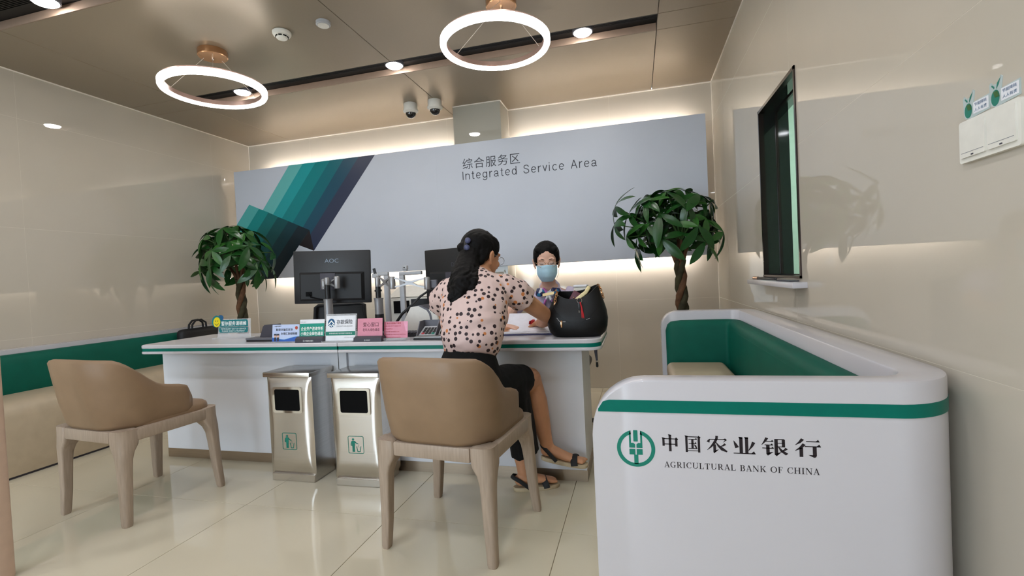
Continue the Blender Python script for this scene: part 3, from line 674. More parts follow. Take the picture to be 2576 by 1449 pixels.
# sans lettering of the sign board
def arcp(cx_, cy_, rx, ry, a0, a1, n=14): return [(cx_+rx*cos(rad(a0+(a1-a0)*i/n)), cy_+ry*sin(rad(a0+(a1-a0)*i/n))) for i in range(n+1)]
def St(P, w=9.5): return Sw(P, [w]*len(P))
GL = {'I': (22, [R_(5, 15, 0, 100)]), 'n': (58, [R_(0, 9.5, 0, 72)]+St([(5, 40)]+arcp(27, 45, 21, 22, 165, 0)+[(48, 0)])),
 't': (36, [R_(0, 32, 64, 72)]+St([(15, 92), (15, 16)]+arcp(25, 14, 10, 10, 180, 270, 5)+[(33, 4)])), 'e': (60, [R_(8, 50, 33, 41)]+St(arcp(29, 36, 24, 32, 8, 318, 22))),
 'g': (64, St(arcp(28, 37, 23, 31, 0, 360, 22))+[R_(46, 55, -4, 72)]+St(arcp(28, -4, 22.5, 19, 0, -165, 12))), 'r': (36, [R_(0, 9.5, 0, 72)]+St(arcp(32, 40, 27, 28, 175, 85, 8))),
 'a': (62, St([(7, 50)]+arcp(27, 47, 20, 21, 165, 0, 12)+[(47, 12), (52, 4), (57, 5)])+St(arcp(25, 20, 20, 16, 30, 330, 16))+St([(46, 40), (25, 36)], 8)), 'd': (64, St(arcp(28, 36, 23, 31.5, 0, 360, 22))+[R_(46, 55, 0, 100)]),
 'S': (72, St([(60, 72), (57, 86), (46, 94), (34, 96), (20, 93), (11, 85), (10, 72), (16, 61), (34, 54), (52, 46), (62, 35), (62, 20), (53, 8), (35, 4), (18, 7), (9, 17), (7, 31)])), 'v': (52, St([(4, 72), (25, 3)])+St([(25, 3), (46, 72)])),
 'i': (20, [R_(0, 9.5, 0, 72), R_(0, 9.5, 87, 99)]), 'c': (56, St(arcp(29, 36, 24, 32, 42, 318, 20))), 'A': (74, St([(5, 0), (36, 96)])+St([(36, 96), (67, 0)])+[R_(17, 55, 30, 38)]), ' ': (34, [])}
gl = MB(); tx = 'Integrated Service Area'; tot = sum(GL[k][0]+17 for k in tx)-17; pen = 0
for k in tx:
    for q in GL[k][1]: gl.flat([(-1.516+1.230*(pen+u)/tot, 1.997+.0765*v/100) for u, v in q], mxs)
    pen += GL[k][0]+17
gl.build('lettering_english', 'print_dark', sg, smooth=0)
# ---------------------------------------------------------------- armchairs
def armchair():
    t = thing('armchair', '', 'armchair', (0, 0, 0), 0, 'tan leather armchairs')
    # plan path of the shell (bottom and top), from the left arm round the back to the right arm
    def plan(hw, yb, rc, yf):
        P = [(-hw, yf-(yf-(yb+rc))*i/8) for i in range(9)]
        P += [(-hw+rc-rc*cos(PI/2*i/10), yb+rc-rc*sin(PI/2*i/10)) for i in range(1, 11)]
        P += [(-hw+rc+(2*hw-2*rc)*i/8, yb) for i in range(1, 8)]
        return P + [(-x, y) for x, y in reversed(P[:19])]
    A, B = plan(.214, -.222, .12, .118), plan(.236, -.292, .15, .128)
    n = len(A); SL = seglen(B); T_ = SL[-1]; rings = []
    for i in range(n):
        f = abs(SL[i]/T_*2-1)                     # 0 back centre, 1 arm tip
        k = min(1, max(0, (f-.36)/(.74-.36))); k = k*k*(3-2*k)
        k0 = min(1, max(0, (f-.12)/.4)); k0 = k0*k0*(3-2*k0)
        zt = (.795-.016*k0)*(1-k)+(.630-.036*max(0, (f-.70)/.30))*k
        e = (1-f)*T_/2
        if e < .055: zt -= .055-math.sqrt(max(0, .055**2-(.055-e)**2))
        zb = .448; th = .026 if e > .02 else .014+.012*e/.02
        if e < .012: zb = .452
        a, b_ = Vector((*A[i], 0)), Vector((*B[i], 0)); q = (b_-a)
        nx = Vector((B[min(i+1, n-1)][1]-B[max(i-1, 0)][1], -(B[min(i+1, n-1)][0]-B[max(i-1, 0)][0]), 0)); nx.normalize()
        nx = -nx if nx.dot(Vector((0, -.02, 0))-b_) > 0 else nx
        def P(z, o_):
            u = (z-.448)/(.793-.448); c_ = a+q*(u**.85 if u > 0 else 0); return c_+nx*o_+Vector((0, 0, z))
        hs = zt-zb
        rings.append([P(zb, th*.7), P(zb+.02, th), P(zb+hs*.35, th+.003), P(zb+hs*.7, th+.001), P(zt-.016, th-.001), P(zt-.004, th*.6), P(zt, 0), P(zt-.004, -th*.6), P(zt-.016, -th), P(zb+hs*.7, -th), P(zb+hs*.35, -th), P(zb, -th)])
    o = MB().loft(rings).build('backrest', 'leather_tan', t, world=False, smooth=60)
    sc_ = MB(); prof = [(.98, .430), (1.0, .440), (1.0, .462), (.985, .476), (.94, .486), (.8, .492), (.4, .496)]
    sp = rrect(-.238, .238, -.205, .235, (.12, .12, .075, .075), 6)
    sc_.loft([[(p[0]*k, p[1]*k, z) for p in sp] for k, z in prof]); sc_.build('seat', 'leather_tan', t, world=False, smooth=60)
    # rails
    for (x0, x1, y0, y1) in ((-.17, .17, -.246, -.210), (-.17, .17, .214, .250)):
        MB().rbox(((x0+x1)/2, (y0+y1)/2, .418), (x1-x0, y1-y0, .058), .008, 2).build('rail', 'wood_pale', t, world=False)
    for sx in (-1, 1):
        MB().rbox((sx*.240, 0, .418), (.036, .36, .058), .008, 2).build('rail', 'wood_pale', t, world=False)
    for sx in (-1, 1):
        for sy, fx, fy in ((-1, .238, -.228), (1, .262, .232)):
            rings = []
            for z, hx, hy, k in ((.449, .040, .040, 0), (.446, .045, .045, 0), (.40, .045, .045, .02), (.375, .043, .043, .05), (.345, .033, .033, .12), (.31, .0275, .0275, .22), (.26, .025, .025, .36), (.12, .0215, .0215, .7), (.012, .0185, .0185, .98), (0, .016, .016, 1)):
                ox = sx*(.213+(.045-hx)*1.0*(1-k)); oy = sy*(.203+(.045-hy)*(1-k))
                cx_ = ox*(1-k)+sx*fx*k; cy_ = oy*(1-k)+fy*k
                rings.append([(cx_+p[0], cy_+p[1], z) for p in rrect(-hx, hx, -hy, hy, tuple(hx*(.9 if (cxs*sx > 0 and cys*sy > 0) else .35) for cxs, cys in ((-1, -1), (1, -1), (1, 1), (-1, 1))), 4)])
            MB().loft([r_ for r_ in reversed(rings)]).build('leg', 'wood_pale', t, world=False, smooth=45)
    return t
ac = armchair(); relabel(ac, 'tan leather armchair in which the polka dot customer sits'); ac.location = (-.772, 1.928, 0); ac.rotation_euler = (0, 0, rad(-6.5))
a2 = copy_tree(ac); relabel(a2, 'empty tan leather armchair between the green bench and the bins'); a2.location = (-2.562, 1.922, 0); a2.rotation_euler = (0, 0, rad(-6))
# ---------------------------------------------------------------- litter bins
def litter_bin():
    t = thing('litter_bin', '', 'bin', (0, 0, 0), 0, 'stainless steel litter bins')
    w, dp, h = .290, .200, .595
    nz, nu = 28, 28; rings = []; z0_ = .04; z1_ = .588
    def front_y(u, v):
        e = 1-abs(u); b_ = .04+.24*sin(PI*v)**.8
        k = min(1, e/b_) if b_ > 0 else 1; m_ = min(1, min(v, 1-v)/.14)**.6
        return .018*(1-m_*(1-(1-k)**1.3))
    for i in range(nz+1):
        v = i/nz; z = z0_+(z1_-z0_)*v; row = []
        for j in range(nu+1):
            u = -1+2*j/nu; row.append((u*w/2, front_y(u, v), z))
        row += [(w/2, .035, z), (w/2, dp, z), (-w/2, dp, z), (-w/2, .035, z)]
        rings.append(row)
    MB().loft(rings).build('body', 'steel', t, world=False, smooth=25)
    MB().rbox((0, dp/2, .02), (w-.014, dp-.012, .04), .002, 1).build('base', 'steel', t, world=False)
    MB().rbox((0, dp/2-.002, .600), (w+.012, dp+.014, .026), .003, 2).build('lid', 'steel', t, world=False)
    fr = MB(); ox0, ox1, oz0, oz1 = -.090, .090, .392, .528
    O = rrect(ox0-.004, ox1+.004, oz0-.004, oz1+.004, .012, 4); I = rrect(ox0+.009, ox1-.009, oz0+.009, oz1-.009, .010, 4); mxb = front(0, 0, 0)
    fr.loft([[(p[0], -.007+d_, p[1]) for p in q] for q, d_ in ((O, .010), (O, 0), (I, 0), (I, .012))], cap=False)
    fr.build('opening_frame', 'chrome', t, world=False)
    MB().prism(rrect(ox0+.008, ox1-.008, oz0+.008, oz1-.008, .010, 4), 0, .003, front(0, .0015, 0)).build('opening', 'black_hole', t, world=False)  # flat black plate paints the dark of the opening, no recess behind
    ic = MB(); mxi = front(-.005, -.0012, .2275)
    O = rrect(-.046, .046, -.047, .047, .008, 4); I = rrect(-.0435, .0435, -.0445, .0445, .006, 4); n = len(O)
    for i in range(n): ic.flat([O[i], O[(i+1) % n], I[(i+1) % n], I[i]], mxi)
    ic.flat([(-.0155+.0062*cos(2*PI*k/14), .0285+.0062*sin(2*PI*k/14)) for k in range(14)], mxi)
    ic.flat(rrect(-.024, -.006, -.008, .021, .003, 2), mxi); ic.flat(R_(-.0215, -.0155, -.038, -.008), mxi); ic.flat(R_(-.0140, -.0075, -.038, -.008), mxi)
    for q in Sw([(-.024, .018), (-.0285, .004), (-.0275, -.006)], [.005, .004, .0035])+Sw([(-.008, .018), (.004, .007), (.013, .006)], [.006, .004, .0035]): ic.flat(q, mxi)
    for q in Sw([(.0035, -.008), (.009, -.036)], [.003, .003])+Sw([(.0285, -.008), (.0235, -.036)], [.003, .003]): ic.flat(q, mxi)
    ic.flat(R_(.0085, .0245, -.038, -.0345), mxi)
    for a_, b_ in ((.0125, .0), (.0165, -.004), (.0125, -.009), (.0175, -.0125)): ic.flat(R_(a_-.0012, a_+.0012, b_-.0012, b_+.0012), mxi)
    ic.build('pictogram', 'print_green', t, world=False, smooth=0)
    return t
b1 = litter_bin(); relabel(b1, 'stainless steel litter bin nearer the empty armchair'); b1.location = (-1.900, 2.232, 0)
b2 = copy_tree(b1); relabel(b2, 'stainless steel litter bin partly behind the customer\'s armchair'); b2.location = (-1.478, 2.226, 0); b2.rotation_euler = (0, 0, rad(1.5))
# ---------------------------------------------------------------- money tree plants
def leaf_mesh(name, L_, W_, droop, fold, m):
    rows = 9; vs = []; fs = []
    for i in range(rows):
        t = i/(rows-1); w = W_*(sin(PI*min(1, (t**.80))*.985)**.9)*(.55+.6*t) if 0 < i < rows-1 else .0015
        x = L_*t; z = -droop*L_*t*t
        for k, sx in enumerate((-1, -.5, 0, .5, 1)):
            vs.append((x - .0*abs(sx), sx*w/2, z + fold*abs(sx)*w*.5 - .25*fold*w*sx*sx))
    for i in range(rows-1):
        for k in range(4): a = i*5+k; fs.append((a, a+5, a+6, a+1))
    mb = MB(); mb.add(vs, fs); me = mb.mesh(name, 180); me.materials.append(M(m)); return me
LEAF = [leaf_mesh('leaf', .175, .070, .28, .35, 'leaf'), leaf_mesh('leaf', .160, .066, .5, .25, 'leaf'), leaf_mesh('leaf', .145, .060, .15, .45, 'leaf_light'), leaf_mesh('leaf', .188, .074, .38, .3, 'leaf')]
def plant(x, y, zs, crown, label, seed, lean, clusters):
    rnd = random.Random(seed)
    t = thing('money_tree', label, 'potted plant', (x, y, 0), 0, 'braided money trees')
    mx = Matrix.Translation((x, y, 0))
    MB().lathe([(.10, 0), (.115, .005), (.135, .26), (.142, .30), (.150, .30), (.150, .325), (.135, .325), (.130, .29), (.01, .285)], 32, mx).build('pot', 'pot_white', t)
    MB().lathe([(.129, .291), (.06, .300), (.005, .305)], 24, mx, cap=False).build('soil', 'soil', t)
    # braid of three stems, thinner towards the top
    z0_, z1_ = .28, zs
    for k in range(3):
        P, R = [], []
        for i in range(44):
            v = i/43; z = z0_+(z1_-z0_)*v; a = 2*PI*k/3+v*PI*4.6; rr = .027-.006*v
            P.append((x+lean*v+rr*cos(a), y+rr*sin(a), z)); R.append((.030-.009*v)*(1+.09*sin(i*1.9+k)))
        MB().tube(P, R, 9).build('stem', 'bark' if k else 'bark_brown', t, smooth=60)
    tx, ty = x+lean, y
    br = []
    for k, (ax, ay, az) in enumerate(((-.08, -.02, .10), (.06, -.03, .11), (.0, .06, .15), (.01, -.05, .14))):
        e = Vector((tx+ax, ty+ay, zs+az)); br.append(e)
        MB().tube([(tx+ax*.15, ty+ay*.15, zs-.05), (tx+ax*.6, ty+ay*.6, zs+az*.45), e], [.017, .013, .011], 8, True).build('branch', 'bark_brown', t, smooth=60)
    for (dx, dy, dz) in clusters:
        c = Vector((x+lean+dx, y+dy, crown+dz)); s0 = min(br, key=lambda b: (b-c).length); mid_ = (s0+c)/2+Vector((0, 0, .05))
        st = MB().tube([s0, mid_, c], [.0055, .0045, .0035], 6).build('leaf_stalk', 'stalk', t)
        out = Vector((dx, dy, .14+dz*.5)).normalized()
        if out.z < .25: out = (out+Vector((0, 0, .35))).normalized()
        nn = 6 if rnd.random() < .6 else 5
        q0 = out.to_track_quat('Z', 'Y').to_matrix().to_4x4()
        a0_ = rnd.random()*6
        for j in range(nn):
            a = a0_+2*PI*j/nn+rnd.uniform(-.18, .18); tilt = rnd.uniform(-.05, .55)
            m_ = Matrix.Translation(c) @ q0 @ Matrix.Rotation(a, 4, 'Z') @ Matrix.Rotation(tilt, 4, 'Y') @ Matrix.Rotation(rnd.uniform(-.35, .35), 4, 'X') @ Matrix.Scale(rnd.uniform(.85, 1.22), 4)
            o = bpy.data.objects.new('leaf', rnd.choice(LEAF)); COL.objects.link(o); o.parent = st
            m2 = wm(st).inverted() @ m_
            loc, rot, sca = m2.decompose(); o.location = loc; o.rotation_euler = rot.to_euler(); o.scale = sca
    return t
def crown_pts(seed, n, rx, ry, rz, zlo, bias=(0, 0)):
    r = random.Random(seed); out = []
    for i in range(n):
        a = i*2.39996+r.uniform(-.3, .3); v = (i+.5)/n; z = rz*(1-v*(1-zlo/rz)); q = math.sqrt(max(.02, 1-(max(0, z)/rz)**2))*r.uniform(.75, 1.05)
        out.append((rx*q*cos(a)+bias[0]*(1-v), ry*q*sin(a)+bias[1], z))
    return out
plant(-3.502, 3.60, 1.185, 1.36, 'braided money tree by the left wall, under the green stripes', 5, .0, [(a-.07, b, c) for a, b, c in crown_pts(5, 30, .37, .28, .32, -.16)])
plant(.318, 3.66, 1.145, 1.41, 'braided money tree in the right corner behind the booth sofa', 9, -.01, crown_pts(12, 32, .33, .25, .25, -.16, (-.06, 0))+[(-.44, -.05, .15), (-.45, -.06, .02), (-.37, -.08, -.08)])
# ---------------------------------------------------------------- desk things
DZ = .765
def card_stand(name, x0, x1, zt, yb, lean, label, face, base='acrylic', cat='sign', depth=.05):
    t = thing(name, label, cat, ((x0+x1)/2, yb, DZ), 0, 'card stands on the desk')
    mx = Matrix.Translation((0, yb, DZ)) @ Matrix.Rotation(-lean, 4, 'X')
    w = x1-x0; h = (zt-DZ)/cos(lean)
    p = plane_mx((x0, yb, DZ), (1, 0, 0), (0, sin(lean), cos(lean)))      # card plane: x right, y up the card
    return t, p, w, h
# 1 temporarily-out-of-service sign
YT = 2.60
t = thing('desk_sign', 'teal pause-of-service sign with a yellow smiley, alone on the left of the desk', 'sign', (-2.60, YT, DZ))
k = (YT/2.42)
p = plane_mx((-2.735, YT, DZ), (1, 0, 0), (0, .10, .995))
x0_, x1_, y0_, y1_ = .012, .252, .024, .122
MB().prism([(-.01, 0), (.262, 0), (.256, .128), (.03, .128), (.0, .09)], -.003, 0, p).build('acrylic_plate', 'acrylic', t)
MB().rbox((-2.61, YT-.005, DZ+.003), (.275, .075, .006), .002, 1).build('foot', 'acrylic', t)
pf = p @ Matrix.Translation((0, 0, .0008))
MB().flat(rrect(.005, .238, .037, .072, (.016, .010, .002, .002), 4), pf).build('panel', 'teal', t, smooth=0)
MB().flat(rrect(.012, .238, .076, .122, (.002, .002, .018, .002), 4), pf).build('panel', 'teal', t, smooth=0)
pg = p @ Matrix.Translation((0, 0, .0014))
text('lettering_chinese', '暂停服务请稍候', 'white_print', t, pg, .022, .226, .083, .113, bold=.012)
text('lettering_english', 'TEMPORARY OUT OF SERVICE', 'white_print', t, pg, .018, .224, .0565, .0665)
text('lettering_english', 'PLEASE WAIT A MOMENT', 'white_print', t, pg, .030, .214, .0420, .0520)
MB().prism([(-.015+.036*1.05*cos(a)-.004, .110+.040*sin(a)+.003) for a in [2*PI*i/24 for i in range(24)]], .0002, .0020, p).build('heart_back', 'teal', t)
MB().prism([(.014+.024*cos(2*PI*i/16), .136+.020*sin(2*PI*i/16)) for i in range(16)], .0002, .0018, p).build('heart_lobe', 'navy', t)
fc = MB().prism([(-.014+.0285*cos(2*PI*i/24), .108+.034*sin(2*PI*i/24)) for i in range(24)], .0020, .0036, p).build('smiley', 'yellow', t)
ps = p @ Matrix.Translation((0, 0, .0042)); e_ = MB()
for ex in (-.024, -.005): e_.flat([(ex+.003*cos(2*PI*i/8), .116+.005*sin(2*PI*i/8)) for i in range(8)], ps)
for q in Sw([(-.030, .100), (-.024, .092), (-.014, .088), (-.004, .092), (.002, .102)], [.002, .0035, .004, .0035, .002]): e_.flat(q, ps)
e_.build('smile', 'print_dark', fc, smooth=0)
# 2 dark signature pad with raised screen
t = thing('signature_pad', 'dark grey signature pad with a raised hood behind the blue card', 'signature pad', (-2.17, 2.46, DZ))
MB().prism(rrect(-2.315, -2.06, 2.385, 2.53, .02, 4), DZ, DZ+.012).build('base', 'black_plastic', t)
MB().prism(rrect(-2.318, -2.058, 2.383, 2.532, .02, 4), DZ+.0122, DZ+.020).build('top_plate', 'mid_grey', t)
MB().loft([[(-2.262, 2.45, DZ+.02), (-2.14, 2.45, DZ+.02), (-2.14, 2.52, DZ+.02), (-2.262, 2.52, DZ+.02)], [(-2.240, 2.455, DZ+.085), (-2.14, 2.455, DZ+.085), (-2.14, 2.50, DZ+.085), (-2.240, 2.50, DZ+.085)], [(-2.232, 2.46, DZ+.094), (-2.14, 2.46, DZ+.098), (-2.14, 2.49, DZ+.098), (-2.232, 2.49, DZ+.094)]]).build('hood', 'dark_grey', t)
# 3 blue leaflet card
t, p, w, h = card_stand('card_stand', -2.082, -1.897, .868, 2.345, .12, 'blue anti fraud leaflet card with two cartoon officers', 'card_blue')
MB().prism(rrect(0, w, .006, h, .002, 2), -.0012, 0, p).build('card', 'card_blue', t)
MB().rbox(((-2.082-1.897)/2, 2.342, DZ+.003), (w+.012, .055, .006), .002, 1).build('foot', 'acrylic', t)
p1 = p @ Matrix.Translation((0, 0, .0006)); p2 = p @ Matrix.Translation((0, 0, .0011))
W1 = [(0, .006), (w, .006), (w, .034), (w*.8, .030), (w*.62, .022), (w*.45, .016), (w*.25, .020), (0, .030)]
MB().flat([W1[0], W1[1], W1[2], W1[3], W1[4], W1[5]], p1).build('wave', 'card_deep_blue', t, smooth=0)
MB().flat([(0, .006), W1[5], (w*.25, .020), (0, .028)], p1).build('wave', 'card_deep_blue', t, smooth=0)
for q, mm in ((0, 'card_pale_blue'),):
    wv = MB()
    for s_ in Sw([(0, .030), (w*.25, .0215), (w*.45, .0175), (w*.62, .0235), (w*.8, .0315), (w, .0355)], [.003]*6): wv.flat(s_, p2)
    wv.build('wave', mm, t, smooth=0)
text('lettering', '中国农业银行', 'print_dark', t, p2, .016, .062, .090, .098)
text('lettering', '新型诈骗花样多', 'print_dark', t, p2, .026, .142, .066, .081, bold=.006)
text('lettering', '办理汇款细琢磨', 'print_dark', t, p2, .060, .172, .043, .058, bold=.006)
MB().flat([(w*.895+.010*cos(2*PI*i/16), .083+.011*sin(2*PI*i/16)) for i in range(16)], p1).build('badge', 'rose_gold', t, smooth=0)
MB().flat([(w*.895+.007*cos(2*PI*i/16), .083+.008*sin(2*PI*i/16)) for i in range(16)], p2).build('badge', 'print_red', t, smooth=0)
for kx in (.022, .041):      # two little plain figures
    fg = MB().flat([(kx+.0085*cos(2*PI*i/12), .037+.009*sin(2*PI*i/12)) for i in range(12)], p2).build('figure_face', 'skin_fair', t, smooth=0)
    p3 = p @ Matrix.Translation((0, 0, .0016))
    MB().flat([(kx-.0095, .041), (kx+.0095, .041), (kx+.008, .050), (kx-.008, .050)], p3).build('figure_cap', 'print_dark', t, smooth=0)
    MB().flat([(kx-.006, .008), (kx+.006, .008), (kx+.0075, .029), (kx-.0075, .029)], p3).build('figure_body', 'print_dark', t, smooth=0)
# 4 green card in dark base
t, p, w, h = card_stand('card_stand', -1.893, -1.723, .893, 2.338, .14, 'green card in a dark base about enterprise account opening', 'card_green')
MB().prism(rrect(.004, w-.003, .01, h, .002, 2), -.0015, 0, p).build('card', 'card_white', t)
p1 = p @ Matrix.Translation((0, 0, .0006)); p2 = p @ Matrix.Translation((0, 0, .0012))
MB().flat(R_(.004, w-.003, .02, .106), p1).build('print_field', 'card_green', t, smooth=0)
text('lettering', '企业开户咨询专柜', 'white_print', t, p2, .012, w-.010, .066, .088, bold=.016)
text('lettering', '小微企业绿色通道', 'white_print', t, p2, .012, w-.010, .038, .060, bold=.016)
text('lettering', '中国农业银行', 'print_grey', t, p2, .008, .046, .1125, .1175)
MB().loft([[(-1.897, 2.312, DZ), (-1.718, 2.312, DZ), (-1.718, 2.370, DZ), (-1.897, 2.370, DZ)], [(-1.897, 2.314, DZ+.022), (-1.718, 2.314, DZ+.022), (-1.718, 2.366, DZ+.022), (-1.897, 2.366, DZ+.022)], [(-1.894, 2.326, DZ+.033), (-1.721, 2.326, DZ+.033), (-1.721, 2.360, DZ+.033), (-1.894, 2.360, DZ+.033)]]).build('base', 'dark_grey', t, smooth=20)
text('base_lettering', '中国农业银行', 'white_print', t, front(0, 2.3115, DZ), -1.828, -1.776, .006, .015)
MB().prism([(-1.838+.0065*cos(2*PI*i/14), .0105+.0065*sin(2*PI*i/14)) for i in range(14)], 0, .0004, front(0, 2.3118, DZ)).build('base_emblem', 'print_grey', t)
# 5 deposit insurance card in clear holder
t, p, w, h = card_stand('card_stand', -1.716, -1.524, .917, 2.335, .16, 'white deposit insurance card in a clear acrylic holder', 'card_white')
MB().prism(rrect(-.003, w+.003, .002, h+.003, .003, 2), -.0045, -.0015, p).build('acrylic_plate', 'acrylic', t)
MB().prism(R_(.002, w-.002, .006, h-.008), -.0012, 0, p).build('card', 'card_white', t)
MB().rbox((-1.62, 2.332, DZ+.004), (w+.004, .06, .008), .002, 1).build('foot', 'acrylic', t)
p1 = p @ Matrix.Translation((0, 0, .0006)); p2 = p @ Matrix.Translation((0, 0, .0012))
MB().flat(R_(.002, w-.002, .036, .058), p1).build('print_band', 'stripe_b1' if False else 'print_green', t, smooth=0)
text('band_lettering', '存款保险保护您的银行存款安全', 'white_print', t, p2, .024, w-.02, .043, .051)
MB().flat([(.036+.0225*cos(2*PI*i/24), .106+.025*sin(2*PI*i/24)) for i in range(24)], p1).build('emblem', 'navy', t, smooth=0)
lg = MB()
for q in Sw([(.018, .098), (.036, .118), (.054, .100)], [.007, .008, .007])+Sw([(.020, .086), (.031, .096), (.036, .086), (.044, .098), (.056, .084)], [.004, .007, .007, .007, .004]): lg.flat(q, p2)
lg.build('emblem_mark', 'white_print', t, smooth=0)
text('lettering_chinese', '存款保险', 'print_dark', t, p2, .070, .172, .099, .124, bold=.006)
text('lettering_english', 'DEPOSIT INSURANCE', 'print_grey', t, p2, .071, .172, .083, .0905)
text('lettering_small', '中国人民银行授权使用', 'print_grey', t, p2, .122, .184, .0215, .0265)
# 6 pink card in dark base
t, p, w, h = card_stand('card_stand', -1.520, -1.358, .890, 2.345, .12, 'pink caring window card in a dark base', 'card_pink')
MB().prism(R_(.004, w-.004, .012, h), -.0012, 0, p).build('card', 'card_pink', t)
p2 = p @ Matrix.Translation((0, 0, .0006))
text('lettering', '爱心窗口', 'maroon', t, p2, .038, .134, .079, .104, bold=.004)
text('lettering', '老年人绿色通道', 'maroon', t, p2, .036, .140, .054, .071)
MB().loft([[(-1.524, 2.318, DZ), (-1.354, 2.318, DZ), (-1.354, 2.376, DZ), (-1.524, 2.376, DZ)], [(-1.524, 2.320, DZ+.020), (-1.354, 2.320, DZ+.020), (-1.354, 2.372, DZ+.020), (-1.524, 2.372, DZ+.020)], [(-1.521, 2.334, DZ+.029), (-1.357, 2.334, DZ+.029), (-1.357, 2.366, DZ+.029), (-1.521, 2.366, DZ+.029)]]).build('base', 'dark_grey', t, smooth=20)
text('base_lettering', '中国农业银行', 'white_print', t, front(0, 2.3175, DZ), -1.446, -1.420, .006, .012)
MB().prism([(-1.453+.0050*cos(2*PI*i/14), .0088+.0050*sin(2*PI*i/14)) for i in range(14)], 0, .0004, front(0, 2.3178, DZ)).build('base_emblem', 'print_grey', t)
# 7 second pink card in clear stand
t, p, w, h = card_stand('card_stand', -1.372, -1.222, .866, 2.372, .15, 'pink contact list card in a clear stand, nearest the card reader', 'card_pink_light')
MB().prism(R_(.004, w-.002, .012, h), -.0012, 0, p).build('card', 'card_pink', t)
MB().rbox((-1.297, 2.366, DZ+.007), (w+.006, .05, .014), .003, 1).build('foot', 'acrylic', t)
p1 = p @ Matrix.Translation((0, 0, .0006)); p2 = p @ Matrix.Translation((0, 0, .0012))
MB().flat([(w-.028, h), (w-.002, h), (w-.002, .045), (w-.014, .05)], p1).build('print_field', 'card_pink_light', t, smooth=0)
text('lettering', '银企对账账户服务', 'print_red', t, p2, .020, .108, h-.014, h-.004)
for q, (b_, wd) in enumerate((('业务咨询 0577 88886734', .100), ('服务监督电话', .050), ('大堂经理 05770051336', .092), ('理财经理 05770077922 66777901', .132), ('客服热线 05776 95599', .100))):
    text('lettering', b_, 'print_red', t, p2, .006, .006+wd, .078-q*.0155-.004, .078-q*.0155+.003)
# card reader with hood and keypad
t = thing('card_reader', 'grey card reader with hooded keypad on the desk beside the customer', 'card reader', (-1.09, 2.45, DZ))
MB().rbox((-1.05, 2.435, DZ+.005), (.26, .17, .010), .003, 2).build('base_plate', 'black_plastic', t)
MB().rbox((-1.05, 2.436, DZ+.014), (.255, .165, .008), .003, 2).build('tray', 'silver_grey', t)
hd = MB(); X0, X1 = -1.185, -1.075
hd.loft([[(X0, 2.40, DZ+.018), (X0, 2.52, DZ+.018), (X0-.005, 2.52, DZ+.094), (X0-.005, 2.46, DZ+.092)], [(X0+.005, 2.40, DZ+.018), (X0+.005, 2.52, DZ+.018), (X0, 2.52, DZ+.094), (X0, 2.46, DZ+.092)]])
hd.loft([[(X1, 2.40, DZ+.018), (X1, 2.52, DZ+.018), (X1, 2.52, DZ+.094), (X1, 2.46, DZ+.092)], [(X1+.005, 2.40, DZ+.018), (X1+.005, 2.52, DZ+.018), (X1+.005, 2.52, DZ+.094), (X1+.005, 2.46, DZ+.092)]])
hd.bounds(X0-.005, X1+.005, 2.515, 2.521, DZ+.018, DZ+.094)
hd.build('hood', 'mid_grey', t, smooth=0)
kp = plane_mx((X0+.008, 2.415, DZ+.020), (1, 0, 0), (0, .90, .42))
MB().prism(R_(0, .096, 0, .095), -.008, 0, kp).build('keypad', 'grey_plastic', t)
for r_ in range(4):
    for c_ in range(4):
        MB().prism(rrect(.012+c_*.020, .028+c_*.020, .008+r_*.018, .021+r_*.018, .002, 2), 0, .003, kp).build('key', 'print_red' if (r_ == 0 and c_ == 0) else ('print_green' if (r_ == 0 and c_ == 3) else 'black_plastic'), t)
t = thing('signature_tablet', 'slanted dark tablet with silver edge on the desk beside the card reader', 'tablet', (-.98, 2.46, DZ+.018))
tp_ = plane_mx((-1.055, 2.40, DZ+.0195), (1, 0, 0), (0, .80, .6)); MB().prism(rrect(0, .15, .004, .10, .004, 2), -.006, 0, tp_).build('body', 'silver_grey', t)
MB().prism(R_(.006, .144, .010, .094), 0, .0012, tp_).build('screen', 'black_gloss', t)
MB().loft([[(-1.05, 2.43, DZ+.0185), (-.91, 2.43, DZ+.0185), (-.91, 2.48, DZ+.0185), (-1.05, 2.48, DZ+.0185)], [(-1.05, 2.455, DZ+.05), (-.91, 2.455, DZ+.05), (-.91, 2.475, DZ+.06), (-1.05, 2.475, DZ+.06)]]).build('prop', 'mid_grey', t)
# keyboard
t = thing('keyboard', 'black keyboard half hidden behind the pink cards', 'keyboard', (-1.36, 2.565, DZ))
MB().rbox((-1.36, 2.565, DZ+.009), (.38, .13, .018), .004, 2).build('body', 'black_plastic', t)
_k = MB().rbox((0, 0, .003), (.0165, .0155, .007), .002, 1).mesh('key'); _k.materials.append(M('dark_grey'))
for r_ in range(5):
    for c_ in range(18):
        o = bpy.data.objects.new('key', _k); COL.objects.link(o); o.parent = t; o.location = (-.175+c_*.0205, -.048+r_*.0225, .0185)
